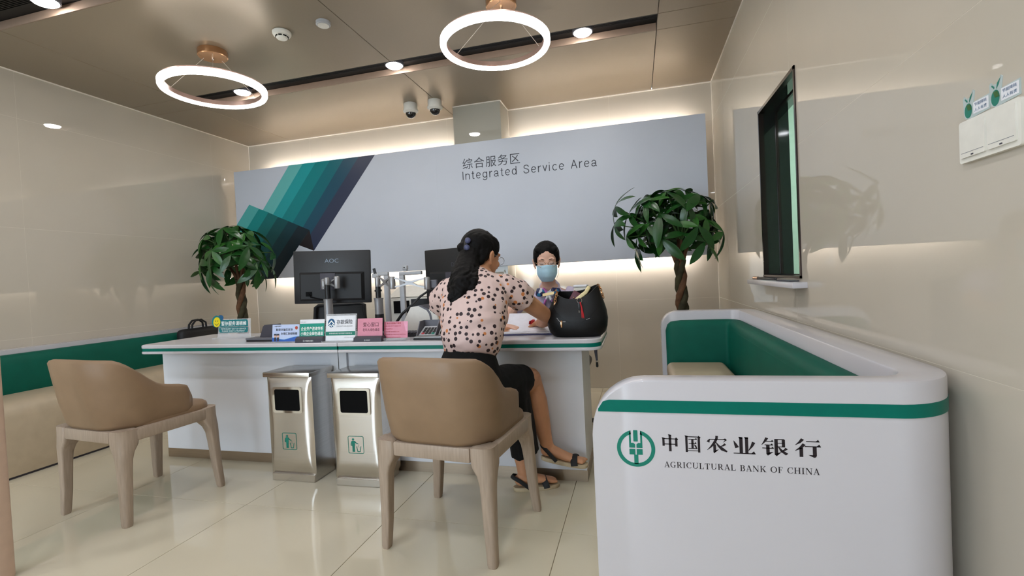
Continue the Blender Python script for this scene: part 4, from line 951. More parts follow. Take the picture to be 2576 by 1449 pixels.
# monitors
def monitor(loc, yaw, roll, label, logo):
    t = thing('monitor', label, 'monitor', loc, 0, 'monitors seen from behind'); t.rotation_euler = Euler((0, roll, yaw), 'XYZ')
    MB().rbox((0, .012, 0), (.508, .024, .348), .006, 2).build('casing', 'black_plastic', t, world=False)
    w1, h1, w2, h2 = .214, .094, .198, .080; z = -.062
    MB().loft([[(-w1, 0, z-h1), (w1, 0, z-h1), (w1, 0, z+h1), (-w1, 0, z+h1)][::-1], [(-w2, -.024, z-h2), (w2, -.024, z-h2), (w2, -.024, z+h2), (-w2, -.024, z+h2)][::-1]][::-1]).build('back_housing', 'black_matte', t, world=False, smooth=0)
    MB().rbox((0, .0255, .004), (.49, .003, .325), .001, 1).build('screen', 'black_gloss', t, world=False)
    MB().rbox((-.02, -.0255, -.030), (.10, .003, .11), .004, 2).build('mount_plate', 'dark_grey', t, world=False)
    if logo:
        text('logo', 'AOC', 'logo_silver', t, wm(t) @ front(0, -.0008, 0), -.046, .046, .094, .120)
        MB().bounds(-.165, -.125, -.027, -.0245, -.125, -.095).build('socket', 'black_hole', t, world=False)
        MB().tube([(-.145, -.028, -.11), (-.13, -.034, -.13), (-.07, -.034, -.145), (-.02, -.03, -.15)], .004, 6).build('plug_lead', 'black_hole', t, world=False)
    else: text('logo', 'DELL', 'dark_grey', t, wm(t) @ front(0, -.0008, 0), -.04, .035, .06, .085, bold=.01)
    return t
monitor((-1.942, 2.752, 1.139), rad(14.5), rad(1.6), 'black monitor seen from behind, left of the silver arm', True)
monitor((-1.075, 2.78, 1.105), rad(-16), rad(0), 'black monitor half hidden by the customer\'s head', False)
def link(mb, a, b, w=.045, th=.012):
    a, b = Vector(a), Vector(b); d_ = (b-a); l = d_.length; d_.normalize(); up = Vector((0, 0, 1)); sd = d_.cross(up)
    mx = Matrix(((d_.x, up.x, sd.x, a.x), (d_.y, up.y, sd.y, a.y), (d_.z, up.z, sd.z, a.z), (0, 0, 0, 1)))
    for s_ in (-1, 1):
        P = [(0, s_*w/2), (l*.25, s_*w*.32), (l*.42, s_*w*.10), (l*.58, s_*w*.10), (l*.75, s_*w*.32), (l, s_*w/2)]
        for q in Sw(P, [.008, .009, .014, .014, .009, .008]): mb.prism(q, -th/2, th/2, mx)
    return mb
def cyl(mb, x, y, z0_, z1_, r): return mb.lathe([(r*.4, z0_), (r*.9, z0_), (r, z0_+.004), (r, z1_-.006), (r*.8, z1_), (r*.3, z1_+.002)], 20, Matrix.Translation((x, y, 0)))
t = thing('monitor_stand', 'silver and black monitor arm post below the left monitor', 'monitor stand', (-1.935, 2.66, DZ), 0, 'monitor stands')
MB().lathe([(.05, DZ), (.05, DZ+.012), (.030, DZ+.016), (.027, .86)], 24, Matrix.Translation((-1.915, 2.66, 0))).build('base', 'black_plastic', t)
MB().lathe([(.027, .86), (.027, .985), (.030, .997), (.025, .998)], 24, Matrix.Translation((-1.915, 2.66, 0))).build('sleeve', 'silver_grey', t)
MB().lathe([(.0165, .998), (.0165, 1.085), (.01, 1.087)], 20, Matrix.Translation((-1.915, 2.66, 0))).build('post', 'black_plastic', t)
cyl(MB(), -1.968, 2.700, 1.060, 1.128, .017).build('knuckle', 'silver_grey', t); cyl(MB(), -1.860, 2.685, 1.062, 1.140, .0185).build('knuckle', 'silver_grey', t); cyl(MB(), -1.915, 2.66, 1.090, 1.135, .016).build('knuckle', 'silver_grey', t)
link(MB(), (-1.968, 2.69, 1.096), (-1.860, 2.675, 1.100), .050).build('link', 'silver_grey', t, smooth=25)
MB().rbox((-1.965, 2.712, 1.094), (.03, .03, .05), .004, 1).build('bracket', 'dark_grey', t)
t = thing('monitor_stand', 'silver monitor arm with two long links reaching to the right monitor', 'monitor stand', (-1.60, 2.70, DZ), 0, 'monitor stands')
AX, AY = -1.578, 2.70
MB().lathe([(.05, DZ), (.05, DZ+.012), (.030, DZ+.016), (.0275, .888)], 24, Matrix.Translation((AX, AY, 0))).build('base', 'black_plastic', t)
MB().lathe([(.0265, .888), (.0265, .975), (.031, .990), (.026, .991)], 24, Matrix.Translation((AX, AY, 0))).build('sleeve', 'silver_grey', t)
MB().lathe([(.0165, .991), (.0165, 1.062), (.01, 1.062)], 20, Matrix.Translation((AX, AY, 0))).build('post', 'black_plastic', t)
MB().lathe([(.0165, 1.030), (.0225, 1.030), (.0225, 1.042), (.0165, 1.042)], 20, Matrix.Translation((AX, AY, 0)), cap=False).build('collar', 'black_plastic', t)
cyl(MB(), AX, AY, 1.060, 1.122, .0175).build('knuckle', 'silver_grey', t)
KX, KY = -1.452, 2.655; cyl(MB(), KX, KY, 1.042, 1.118, .019).build('knuckle', 'silver_grey', t)
EX, EY = -1.225, 2.665; cyl(MB(), EX, EY, 1.030, 1.105, .019).build('knuckle', 'silver_grey', t)
link(MB(), (AX+.012, AY, 1.090), (KX-.012, KY, 1.084), .055).build('link', 'silver_grey', t, smooth=25)
link(MB(), (KX+.012, KY, 1.082), (EX-.012, EY, 1.070), .055).build('link', 'silver_grey', t, smooth=25)
MB().rbox((-1.195, 2.690, 1.062), (.05, .022, .05), .004, 1).build('bracket', 'mid_grey', t)
t = thing('usb_stick', 'small black usb stick standing on the monitor arm post', 'usb stick', (AX-.014, AY, 1.124))
MB().box((0, 0, 0), (.016, .008, .034), Matrix.Translation((AX-.018, AY, 1.160)) @ Matrix.Rotation(-.25, 4, 'Y')).build('body', 'black_plastic', t)
MB().tube([(AX-.012, AY, 1.146), (AX-.005, AY, 1.144), (AX-.003, AY, 1.124)], .0012, 6).build('loop', 'chrome', t)
# document cameras: grey inverted-L stands
for (px_, py_, ax, l, z_) in ((-1.478, 2.835, .125, 'grey document camera on a post with its arm to the right', 1.128), (-1.590, 2.835, -.075, 'grey document camera post behind the monitor arm, arm to the left', 1.132)):
    t = thing('document_camera', l, 'document camera', (px_, py_, DZ), 0, 'document cameras')
    MB().rbox((px_, py_, (DZ+.012+z_)/2), (.034, .026, z_-DZ-.012), .004, 2).build('post', 'grey_plastic', t)
    MB().rbox((px_, py_, DZ+.006), (.10, .055, .012), .004, 2).build('foot', 'grey_plastic', t)
    MB().rbox((px_+ax/2, py_, z_+.010), (abs(ax)+.034, .028, .024), .006, 2).build('arm', 'grey_plastic', t)
    if ax > 0:
        MB().rbox((px_+.026, py_, z_+.048), (.034, .026, .026), .004, 2).build('camera_head', 'grey_plastic', t); MB().rbox((px_+.026, py_, z_+.030), (.026, .018, .014), .003, 1).build('neck', 'grey_plastic', t)
        MB().lathe([(.001, 0), (.004, 0), (.004, .002), (.001, .002)], 10, front(px_+.026, py_-.0135, z_+.048)).build('lens', 'black_hole', t)
    else: MB().rbox((px_+ax, py_, z_+.002), (.05, .034, .03), .006, 2).build('camera_head', 'grey_plastic', t)
# side cabinet with printer behind the desk
t = thing('side_cabinet', 'low white cabinet under the printer behind the desk', 'cabinet', (-1.60, 3.36, 0))
MB().bounds(-1.85, -1.33, 3.18, 3.60, .03, .78).build('body', 'panel_white', t); MB().bounds(-1.83, -1.35, 3.20, 3.58, 0, .03).build('plinth', 'dark_grey', t)
t = thing('printer', 'white laser printer behind the monitor arms', 'printer', (-1.60, 3.38, .78))
MB().rbox((-1.60, 3.38, .875), (.42, .36, .19), .012, 3).build('body', 'white_plastic', t)
MB().loft([[(-1.80, 3.20, .972), (-1.42, 3.20, .972), (-1.42, 3.54, .972), (-1.80, 3.54, .972)], [(-1.79, 3.22, .985), (-1.43, 3.22, .985), (-1.43, 3.54, .985), (-1.79, 3.54, .985)], [(-1.775, 3.36, 1.050), (-1.50, 3.36, 1.056), (-1.50, 3.54, 1.056), (-1.775, 3.54, 1.050)]]).build('lid', 'white_plastic', t, smooth=20)
MB().bounds(-1.745, -1.62, 3.192, 3.2005, .855, .945).build('paper_slot', 'black_hole', t)
MB().bounds(-1.60, -1.42, 3.186, 3.2005, .875, .955).build('control_panel', 'black_plastic', t)
MB().bounds(-1.64, -1.57, 3.345, 3.352, 1.012, 1.020).build('vent', 'mid_grey', t)
# scanner
t = thing('scanner', 'white rounded document scanner beside the customer', 'scanner', (-1.21, 2.76, DZ))
pr_ = [(0, .0), (.24, 0), (.24, .06), (.23, .105), (.185, .142), (.115, .168), (.06, .162), (.014, .085), (0, .035)]
mxp = Matrix.Translation((-1.40, 2.66, DZ)) @ Matrix(((1, 0, 0, 0), (0, 0, 1, 0), (0, 1, 0, 0), (0, 0, 0, 1)))
MB().prism(pr_, 0, .17, mxp).build('body', 'white_plastic', t, smooth=30)
MB().prism([(.108, .170), (.119, .172), (.174, .149), (.192, .120), (.199, .072), (.188, .072), (.180, .117), (.165, .140)], -.003, .173, mxp).build('seam', 'mid_grey', t, smooth=30)
MB().rbox((-1.115, 2.745, DZ+.075), (.10, .16, .13), .025, 4).build('feeder', 'white_plastic', t)
MB().box((-1.11, 2.72, DZ+.1405), (.016, .006, .002)).build('slot', 'black_hole', t)
# cable from monitor to desk
t = tag(MB().tube([(-1.20, 2.745, 1.03), (-1.245, 2.72, 1.02), (-1.29, 2.70, .99), (-1.34, 2.70, .945), (-1.42, 2.70, .885), (-1.465, 2.70, .83), (-1.47, 2.70, .775)], [.006, .006, .007, .008, .009, .009, .009], 8, True).build('cable', 'black_plastic'), 'thick black cable drooping from the right monitor down to the desk', 'cable')
# office chair behind the left desk
t = thing('office_chair', 'black mesh office chair behind the left monitor', 'office chair', (-2.27, 3.28, 0), rad(8))
bw = [(-.225, .925), (.205, .925), (.165, .50), (-.185, .50)]
fm = MB(); pts = [(-.222, 0, .55), (-.235, 0, .72), (-.215, .0, .915), (-.19, 0, .93), (.19, 0, .935), (.222, 0, .925), (.235, 0, .72), (.222, 0, .55)]
MB().tube([(x_*.92, -.0+.03*cos(x_*6), z_) for x_, y_, z_ in pts], .013, 8, True).build('back_frame', 'black_plastic', t, world=False)
g_ = MB(); rows_ = []
for i in range(7):
    z_ = .55+.375*i/6; rows_.append([(-.21+.42*j/8, .03+.025*(1-((j-4)/4)**2)+.0, z_) for j in range(9)])
g_.loft([r_ for r_ in rows_], closed=False, cap=False); g_.loft([[(a, b_+.006, c_) for a, b_, c_ in r_] for r_ in rows_], closed=False, cap=False)
g_.build('back_mesh', 'mesh_black', t, world=False)
MB().rbox((0, -.20, .46), (.46, .44, .07), .03, 3).build('seat', 'mesh_black', t, world=False)
MB().tube([(0, -.2, .42), (0, -.2, .10)], .028, 12).build('gas_lift', 'black_plastic', t, world=False)
MB().tube([(0, -.1, .42), (0, .06, .42), (0, .075, .6)], .016, 8).build('back_bar', 'black_plastic', t, world=False)
for k in range(5):
    a = 2*PI*k/5; MB().tube([(0, -.2, .11), (.27*cos(a), -.2+.27*sin(a), .07)], [.022, .015], 8).build('base_leg', 'black_plastic', t, world=False)
    MB().ball((.27*cos(a), -.2+.27*sin(a), .03), .03, 10).build('castor', 'black_plastic', t, world=False)
# white box seen over the handbag
t = thing('paper_box', 'small white box standing behind the black handbag', 'box', (-.307, 2.71, DZ))
MB().rbox((-.307, 2.71, DZ+.12), (.072, .09, .238), .004, 2).build('body', 'white_plastic', t); MB().rbox((-.307, 2.71, DZ+.247), (.076, .095, .012), .003, 1).build('lid', 'card_white', t)
# ---------------------------------------------------------------- laptop bag on the bench
t = thing('laptop_bag', 'black laptop bag lying on the green bench at the far end', 'bag', (-3.90, 3.52, .47))
MB().rbox((-3.925, 3.52, .615), (.09, .40, .285), .04, 4, ).build('body', 'nylon_black', t, smooth=60)
MB().rbox((-3.878, 3.52, .585), (.02, .30, .16), .009, 3).build('front_pocket', 'nylon_black', t, smooth=60)
for dx in (-.02, .018):
    MB().tube([(-3.925+dx, 3.44, .752), (-3.925+dx, 3.445, .79), (-3.925+dx, 3.48, .825), (-3.925+dx, 3.54, .830), (-3.925+dx, 3.585, .80), (-3.925+dx, 3.59, .752)], .0085, 8).build('handle', 'nylon_black', t)
# ---------------------------------------------------------------- wall things on the right
t = thing('light_switch', 'white double rocker switch plate on the right wall', 'light switch', (XR, 1.165, 1.32))
def wp(y, z): return plane_mx((XR, y, z), (0, -1, 0), (0, 0, 1))       # x runs towards the viewer
pw = wp(1.256, 1.275)
MB().prism(rrect(0, .172, 0, .088, .006, 3), 0, .010, pw).build('plate', 'white_plastic', t)
for a in (.008, .089):
    MB().prism(rrect(a, a+.075, .010, .080, .003, 2), .010, .0135, pw).build('rocker', 'white_plastic', t)
    MB().prism(R_(a+.004, a+.071, .0195, .0205), .0136, .0138, pw).build('joint_line', 'print_grey', t); MB().prism(rrect(a+.034, a+.042, .0120, .0150, .0014, 2), .0136, .0140, pw).build('indicator', 'print_dark', t)
for k, (yy, zz, l) in enumerate(((1.254, 1.366, 'green apple energy saving sticker further from the viewer'), (1.175, 1.366, 'green apple energy saving sticker at the right edge of the photo'))):
    t = thing('wall_sticker', l, 'sticker', (XR, yy, zz), 0, 'apple stickers above the switch'); pw = wp(yy, zz)
    out = [(0, .012), (.004, .004), (.016, 0), (.078, .004), (.078, .034), (.030, .032), (.034, .054), (.029, .058), (.020, .044), (.008, .046), (.002, .052), (-.002, .048)]
    MB().prism(out, 0, .0012, pw).build('backing', 'sticker_back', t)
    p1 = pw @ Matrix.Translation((0, 0, .0016)); p2 = pw @ Matrix.Translation((0, 0, .002))
    MB().flat(R_(.030, .075, .007, .031), p1).build('label_field', 'card_white', t, smooth=0)
    MB().flat([(.0145+.0115*cos(2*PI*i/20), .0185+.0155*sin(2*PI*i/20)) for i in range(20)], p1).build('apple', 'print_green', t, smooth=0)
    MB().flat([(.0145, .0185), (.026, .0185), (.0205, .031), (.009, .031)], p2).build('apple_facet', 'leaf_light', t, smooth=0)
    MB().flat([(.017, .034), (.024, .042), (.0295, .054), (.020, .046)], p1).build('leaf', 'print_green', t, smooth=0); MB().flat([(.004, .044), (.012, .036), (.013, .040), (.006, .046)], p1).build('leaf', 'print_green', t, smooth=0)
    text('lettering', '节能降耗', 'navy', t, p2, .034, .070, .0215, .0285); text('lettering', '人人有责', 'navy', t, p2, .034, .070, .0105, .0175)
t = thing('pen', 'dark pen lying on the white window sill', 'pen', (.66, 2.86, 1.0))
MB().tube([(.668, 3.10, 1.006), (.672, 2.86, 1.006), (.676, 2.66, 1.006)], [.007, .008, .0065], 10, True).build('barrel', 'black_plastic', t); MB().tube([(.668, 3.085, 1.0065), (.670, 2.99, 1.0065)], [.0082, .0086], 10).build('grip', 'rose_gold', t)
t = tag(MB().rbox((.672, 2.46, 1.0015), (.04, .22, .005), .002, 1).build('notepad', 'dark_grey'), 'flat dark notepad on the window sill', 'notepad')
# ---------------------------------------------------------------- people
UPY = (0, 1, 0)
def head_mx(c, az, pitch, sc=1): return Matrix.Translation(c) @ Matrix.Rotation(-az, 4, 'Z') @ Matrix.Rotation(-pitch, 4, 'X') @ Matrix.Scale(sc, 4)
def ballm(mb, mx, c, r, n=20):
    b = MB().ball(c, r, n); mb.add(b.v, b.f, mx)
def tubem(mb, mx, path, r, n=10, up=None):
    b = MB().tube(path, r, n, True, up); mb.add(b.v, b.f, mx)
def head_parts(mb, mx):
    ballm(mb, mx, (0, -.012, .030), (.073, .092, .088), 28); ballm(mb, mx, (0, .028, -.022), (.061, .063, .084), 24)
    ballm(mb, mx, (0, .040, -.078), (.041, .038, .036)); ballm(mb, mx, (0, .066, -.094), (.020, .018, .017))
    tubem(mb, mx, [(0, .084, .008), (0, .096, -.018), (0, .102, -.034)], [.006, .009, .011])
    for s_ in (-1, 1):
        ballm(mb, mx, (s_*.010, .094, -.038), (.009, .010, .008), 10)
        ballm(mb, mx, (s_*.030, .070, .022), (.024, .016, .010), 12); ballm(mb, mx, (s_*.036, .066, -.028), (.022, .018, .020), 12)
        ballm(mb, mx, (s_*.029, .072, .002), (.014, .012, .010), 12)
        tubem(mb, mx, [(s_*.072, .008, -.022), (s_*.080, .002, .004), (s_*.086, -.012, .016), (s_*.084, -.020, .002), (s_*.078, -.010, -.030), (s_*.073, .002, -.040)], [.006, .007, .007, .007, .007, .006])
        ballm(mb, mx, (s_*.075, -.004, -.010), (.008, .016, .024), 10)
    ballm(mb, mx, (0, .084, -.058), (.020, .010, .006), 12); ballm(mb, mx, (0, .082, -.067), (.017, .010, .007), 12)
def hand(mb, wrist, d_, up, curl, thumb, side=1, L_=1.0):
    d_ = Vector(d_).normalized(); up = Vector(up); up = (up-d_*up.dot(d_)).normalized(); sd = d_.cross(up)*side      # sd points to the thumb side
    w = Vector(wrist); b = MB().tube([w-d_*.02, w+d_*.02, w+d_*.055, w+d_*.082], [(.021, .016), (.030, .014), (.037, .014), (.036, .011)], 12, True, up); mb.add(b.v, b.f)
    for i, (off, ln) in enumerate(((.027, .072), (.009, .080), (-.009, .074), (-.026, .058))):
        p = w+d_*.076+sd*off; P = [p-d_*.012]; a = .12; q = p
        for s_ in (.45, .32, .25):
            q = q+(d_*cos(a)-up*sin(a))*ln*L_*s_; P.append(q.copy()); a += curl
        b = MB().tube(P, [.0088, .0085, .0076, .0066], 8, True); mb.add(b.v, b.f)
    t0 = w+d_*.022+sd*.022; td = (sd*.75+d_*.62-up*thumb).normalized(); t1 = t0+td*.034; td2 = (sd*.25+d_*.95-up*thumb*1.3).normalized()
    b = MB().tube([t0-td*.01, t1, t1+td2*.026, t1+td2*.046], [.013, .0105, .0095, .0078], 8, True); mb.add(b.v, b.f)
def glasses(parent, mx, m):
    o = MB()
    for s_ in (-1, 1):
        o.tube([mx @ Vector((s_*(.0335+.0245*cos(2*PI*i/20)), .1005-.10*max(0, .0245*cos(2*PI*i/20)), -.004+.0195*sin(2*PI*i/20))) for i in range(20)], .0011, 6, loop=True)
        o.tube([mx @ Vector(p) for p in ((s_*.058, .097, .002), (s_*.074, .072, .004), (s_*.081, .010, .004), (s_*.082, -.012, -.004))], .0012, 6)
    o.tube([mx @ Vector(p) for p in ((-.010, .1005, .0), (0, .106, .003), (.010, .1005, .0))], .0011, 6)
    g = o.build('glasses', m, parent)
    l = MB()
    for s_ in (-1, 1): l.add([mx @ Vector((s_*(.0335+.0235*cos(2*PI*i/20)), .1003-.10*max(0, .0235*cos(2*PI*i/20)), -.004+.0185*sin(2*PI*i/20))) for i in range(20)], [tuple(range(20)) if s_ > 0 else tuple(range(19, -1, -1))])
    l.build('lens', 'lens', g); return g
# ---- the customer
P1 = thing('person', 'seated person in a pink polka dot blouse and black skirt, seen from behind', 'person', (-.75, 2.0, 0))
HC = Vector((-.737, 2.262, 1.190)); HM = head_mx(HC, rad(30), rad(14), 1.0)
bd = MB(); head_parts(bd, HM)
bd.tube([(-.745, 1.985, .545), (-.742, 1.995, .64), (-.735, 2.02, .75), (-.735, 2.06, .86), (-.737, 2.11, .97), (-.737, 2.145, 1.045), (-.735, 2.17, 1.085)], [(.150, .105), (.142, .105), (.110, .085), (.125, .090), (.145, .090), (.130, .072), (.075, .055)], 24, True, UPY)
bd.tube([(-.735, 2.165, 1.06), (-.733, 2.195, 1.10), (-.733, 2.225, 1.145), (-.735, 2.245, 1.18)], [.058, .049, .048, .05], 16, True, UPY)
# arms
bd.tube([(-.60, 2.155, 1.035), (-.555, 2.20, .995), (-.50, 2.305, .930), (-.452, 2.418, .868)], [.050, .049, .043, .037], 14, True)
bd.tube([(-.452, 2.418, .868), (-.466, 2.46, .850), (-.505, 2.545, .828), (-.530, 2.590, .820)], [.037, .0375, .032, .0235], 14, True)
hand(bd, (-.535, 2.60, .818), (-.42, .80, -.28), (-.10, .12, .98), .55, .35, side=-1)
bd.tube([(-.875, 2.155, 1.035), (-.925, 2.19, .98), (-.945, 2.27, .90), (-.945, 2.35, .825)], [.050, .048, .042, .036], 14, True)
bd.tube([(-.945, 2.35, .825), (-.90, 2.43, .812), (-.83, 2.50, .802), (-.795, 2.53, .798)], [.036, .037, .030, .023], 14, True)
hand(bd, (-.795, 2.53, .796), (.7, .7, -.05), (0, 0, 1), .25, .15, side=1)
# legs: right crossed over left
bd.tube([(-.665, 2.02, .565), (-.60, 2.20, .580), (-.548, 2.352, .560)], [.085, .075, .060], 16, True)
bd.tube([(-.546, 2.356, .560), (-.538, 2.374, .52), (-.520, 2.372, .44), (-.500, 2.372, .33), (-.482, 2.374, .24), (-.470, 2.374, .20)], [.058, .053, .055, .046, .034, .031], 16, True)
bd.tube([(-.482, 2.374, .196), (-.445, 2.374, .186), (-.375, 2.374, .160), (-.315, 2.374, .148)], [(.030, .036), (.031, .030), (.036, .021), (.034, .013)], 12, True, (0, 0, 1))
for k, (dy, ln) in enumerate(((.026, .030), (.010, .028), (-.004, .025), (-.017, .021), (-.028, .016))): bd.tube([(-.320, 2.374+dy, .147), (-.320+ln+.006, 2.374+dy, .143)], [.0105 if k == 0 else .008, .0085 if k == 0 else .0065], 8, True)
bd.tube([(-.815, 2.02, .545), (-.74, 2.20, .530), (-.672, 2.345, .500)], [.085, .075, .058], 16, True)
bd.tube([(-.672, 2.345, .500), (-.655, 2.345, .40), (-.625, 2.338, .26), (-.602, 2.333, .14), (-.595, 2.332, .09)], [.056, .054, .046, .034, .032], 16, True)
bd.tube([(-.612, 2.325, .052), (-.585, 2.336, .058), (-.525, 2.363, .046), (-.47, 2.387, .036)], [(.032, .032), (.031, .034), (.036, .022), (.034, .012)], 12, True, (0, 0, 1))
for k, (dy, ln) in enumerate(((-.026, .030), (-.010, .028), (.004, .025), (.017, .021), (.028, .016))): bd.tube([(-.475-dy*.4, 2.385+dy*.9, .035), (-.475-dy*.4+ln*.92, 2.385+dy*.9+ln*.4, .032)], [.0105 if k == 0 else .008, .0085 if k == 0 else .0065], 8, True)
fuse(bd, 'body', 'skin', P1, .0042, 5)
# blouse
bl = MB()
bl.tube([(-.730, 2.015, .735), (-.730, 2.02, .752), (-.729, 2.025, .785), (-.729, 2.045, .86), (-.732, 2.085, .95), (-.735, 2.125, 1.03), (-.736, 2.150, 1.075), (-.735, 2.175, 1.098)], [(.114, .092), (.122, .106), (.134, .118), (.150, .120), (.162, .114), (.158, .098), (.115, .080), (.070, .064)], 32, False, UPY)
for sgn, pts in ((1, [(-.67, 2.135, 1.045), (-.60, 2.160, 1.030), (-.552, 2.196, 1.000), (-.528, 2.236, .968)]), (-1, [(-.80, 2.135, 1.045), (-.875, 2.160, 1.025), (-.926, 2.188, .985), (-.944, 2.222, .940)])):
    bl.tube(pts, [.060, .068, .071, .067], 18)
def fold(c): return .008*noise.noise(Vector((c.x*9, c.y*9, c.z*26)))*(1 if c.z < .93 else .35)+.003*noise.noise(c*32)
fuse(bl, 'blouse', 'blouse_dots', P1, .0055, 5, disp=fold)
co_ = MB(); co_.tube([(-.735+.060*cos(a), 2.180+.060*sin(a), 1.094+.010*sin(a)) for a in [2*PI*i/20 for i in range(20)]], [(.008, .016)]*20, 8, loop=True, up=(0, 0, 1)); co_.build('collar', 'blouse_dots', P1, smooth=60)
# skirt
sk = MB()
sk.tube([(-.738, 2.012, .752), (-.74, 2.005, .70), (-.744, 1.99, .62), (-.746, 1.985, .555), (-.746, 1.99, .515)], [(.117, .093), (.135, .108), (.162, .125), (.170, .130), (.155, .120)], 28, True, UPY)
sk.tube([(-.665, 2.02, .575), (-.61, 2.18, .585), (-.568, 2.30, .572)], [.097, .085, .072], 18)
sk.tube([(-.815, 2.02, .560), (-.745, 2.19, .545), (-.690, 2.315, .520)], [.097, .085, .068], 18, True)
sk.tube([(-.64, 2.20, .55), (-.605, 2.24, .46), (-.58, 2.25, .36), (-.568, 2.25, .28), (-.560, 2.250, .215)], [(.12, .13), (.088, .120), (.070, .112), (.064, .105), (.066, .100)], 22, False, UPY)
fuse(sk, 'skirt', 'skirt_black', P1, .0065, 4, disp=lambda c: .006*noise.noise(Vector((c.x*30, c.y*30, c.z*5)))*(1 if c.z < .5 else .4))
# hair gathered at the nape, with curled tail
hr = MB(); ballm(hr, HM, (0, -.028, .040), (.083, .099, .090), 28)
ballm(hr, HM, (.0, -.070, -.010), (.070, .055, .075), 20); ballm(hr, HM, (-.045, -.030, -.03), (.036, .050, .06)); ballm(hr, HM, (.055, .010, .045), (.024, .045, .055)); ballm(hr, HM, (-.055, .010, .04), (.024, .045, .055)); ballm(hr, HM, (.06, -.045, -.005), (.022, .035, .04))
ballm(hr, HM, (-.01, -.115, .015), (.035, .03, .03))
hr.tube([(-.770, 2.175, 1.20), (-.772, 2.125, 1.150), (-.772, 2.070, 1.100), (-.764, 2.030, 1.060), (-.772, 2.008, 1.022), (-.782, 1.998, .995)], [(.052, .045), (.058, .045), (.062, .042), (.054, .038), (.038, .030), (.020, .018)], 14, True)
hr.tube([(-.742, 2.13, 1.13), (-.726, 2.07, 1.085), (-.712, 2.040, 1.062), (-.712, 2.026, 1.040), (-.730, 2.018, 1.034)], [.036, .034, .026, .020, .013], 12, True)
hr.tube([(-.785, 2.12, 1.12), (-.802, 2.065, 1.075), (-.812, 2.040, 1.048), (-.804, 2.020, 1.026), (-.790, 2.012, 1.024)], [.036, .034, .026, .020, .013], 12, True)
hr.tube([(-.77, 2.06, 1.07), (-.790, 2.015, 1.02), (-.805, 1.998, .992), (-.790, 1.992, .982)], [.034, .030, .022, .012], 12, True)
hr.tube([HM @ Vector(p) for p in ((.068, -.03, .02), (.066, -.055, -.035), (.050, -.085, -.075), (.03, -.11, -.12))], [.018, .020, .020, .014], 10, True)
fuse(hr, 'hair', 'hair', P1, .0042, 3, disp=lambda c: (.005 if c.z < 1.14 else .002)*noise.noise(Vector((c.x*50+1.5*sin(c.z*60), c.y*50, c.z*14)))+(.0025 if c.z < 1.14 else .001)*noise.noise(c*85))
cl = thing('hair_clip', None, None); cl.parent = P1; cl.location = wm(P1).inverted() @ (HM @ Vector((.0, -.13, .02)))
HI = wm(cl).inverted()
MB().tube([HM @ Vector(p) for p in ((.020, -.126, .050), (.024, -.130, .01), (.026, -.120, -.034))], [.010, .012, .010], 8, True).build('bar', 'black_plastic', cl)
mat('clip_blue', (66, 70, 104), .4)
for z_ in (.042, .008, -.026): MB().ball(HM @ Vector((.036, -.132, z_)), (.0145, .009, .0145), 14).build('disc', 'clip_blue', cl)
glasses(P1, HM, 'silver_grey')
# sandals
def sandal(parent, a, b, up, wid, strap1, strap2):
    a, b, up = Vector(a), Vector(b), Vector(up).normalized(); d_ = (b-a); L_ = d_.length; d_.normalize(); sd = up.cross(d_)
    t = thing('sandal', None, None); t.parent = parent; t.location = wm(parent).inverted() @ a; t['label'] = 'black strap sandal with pale sole'
    P = []
    for i in range(28):
        q = 2*PI*i/28; u = .5-.5*cos(q); ww = wid*(.36+.16*u)*(abs(sin(q))**.6)*(1 if sin(q) > 0 else -1); P.append((u*L_, ww))
    mx = Matrix(((d_.x, sd.x, up.x, a.x), (d_.y, sd.y, up.y, a.y), (d_.z, sd.z, up.z, a.z), (0, 0, 0, 1)))
    so = MB(); n = len(P)
    so.loft([[(p[0]*k+L_*(1-k)/2, p[1]*k, z) for p in P] for k, z in ((.97, 0), (1, .004), (1, .016), (.97, .019))], mx=mx); so.build('sole', 'sandal_sole', t, smooth=40)
    for P_, r_ in (strap1, strap2):
        MB().tube([mx @ Vector(p) for p in P_], [r_]*len(P_), 8, up=None).build('strap', 'sandal_black', t, smooth=60)
    return t
heel = ([(.085, -.038, .012), (.065, -.041, .030), (.030, -.036, .058), (.002, -.018, .072), (-.006, 0, .075), (.002, .018, .072), (.030, .036, .058), (.065, .041, .030), (.085, .038, .012)], (.003, .0095))
toe = ([(.165, -.046, .012), (.160, -.042, .032), (.156, -.020, .046), (.156, 0, .050), (.156, .020, .046), (.160, .042, .032), (.165, .046, .012)], (.004, .017))
sandal(P1, (-.648, 2.308, 0), (-.428, 2.404, 0), (0, 0, 1), .092, heel, toe)
heel2 = ([(p[0], p[1], p[2]+.004) for p in heel[0]], heel[1]); toe2 = ([(p[0]+.012, p[1], p[2]+.0) for p in toe[0]], toe[1])
sandal(P1, (-.512, 2.374, .144), (-.275, 2.374, .112), (.13, 0, .99), .088, heel2, toe2)
# red pouch in the hand
t = thing('red_pouch', 'small red leather pouch held in the customer\'s right hand', 'pouch', (-.578, 2.655, .775))
MB().rbox((0, 0, 0), (.020, .045, .060), .008, 3, Matrix.Translation((-.578, 2.628, .806)) @ Matrix.Rotation(.2, 4, 'Y')).build('body', 'red', t); MB().rbox((0, 0, 0), (.006, .047, .020), .003, 2, Matrix.Translation((-.5905, 2.626, .820)) @ Matrix.Rotation(.2, 4, 'Y')).build('flap', 'red', t)
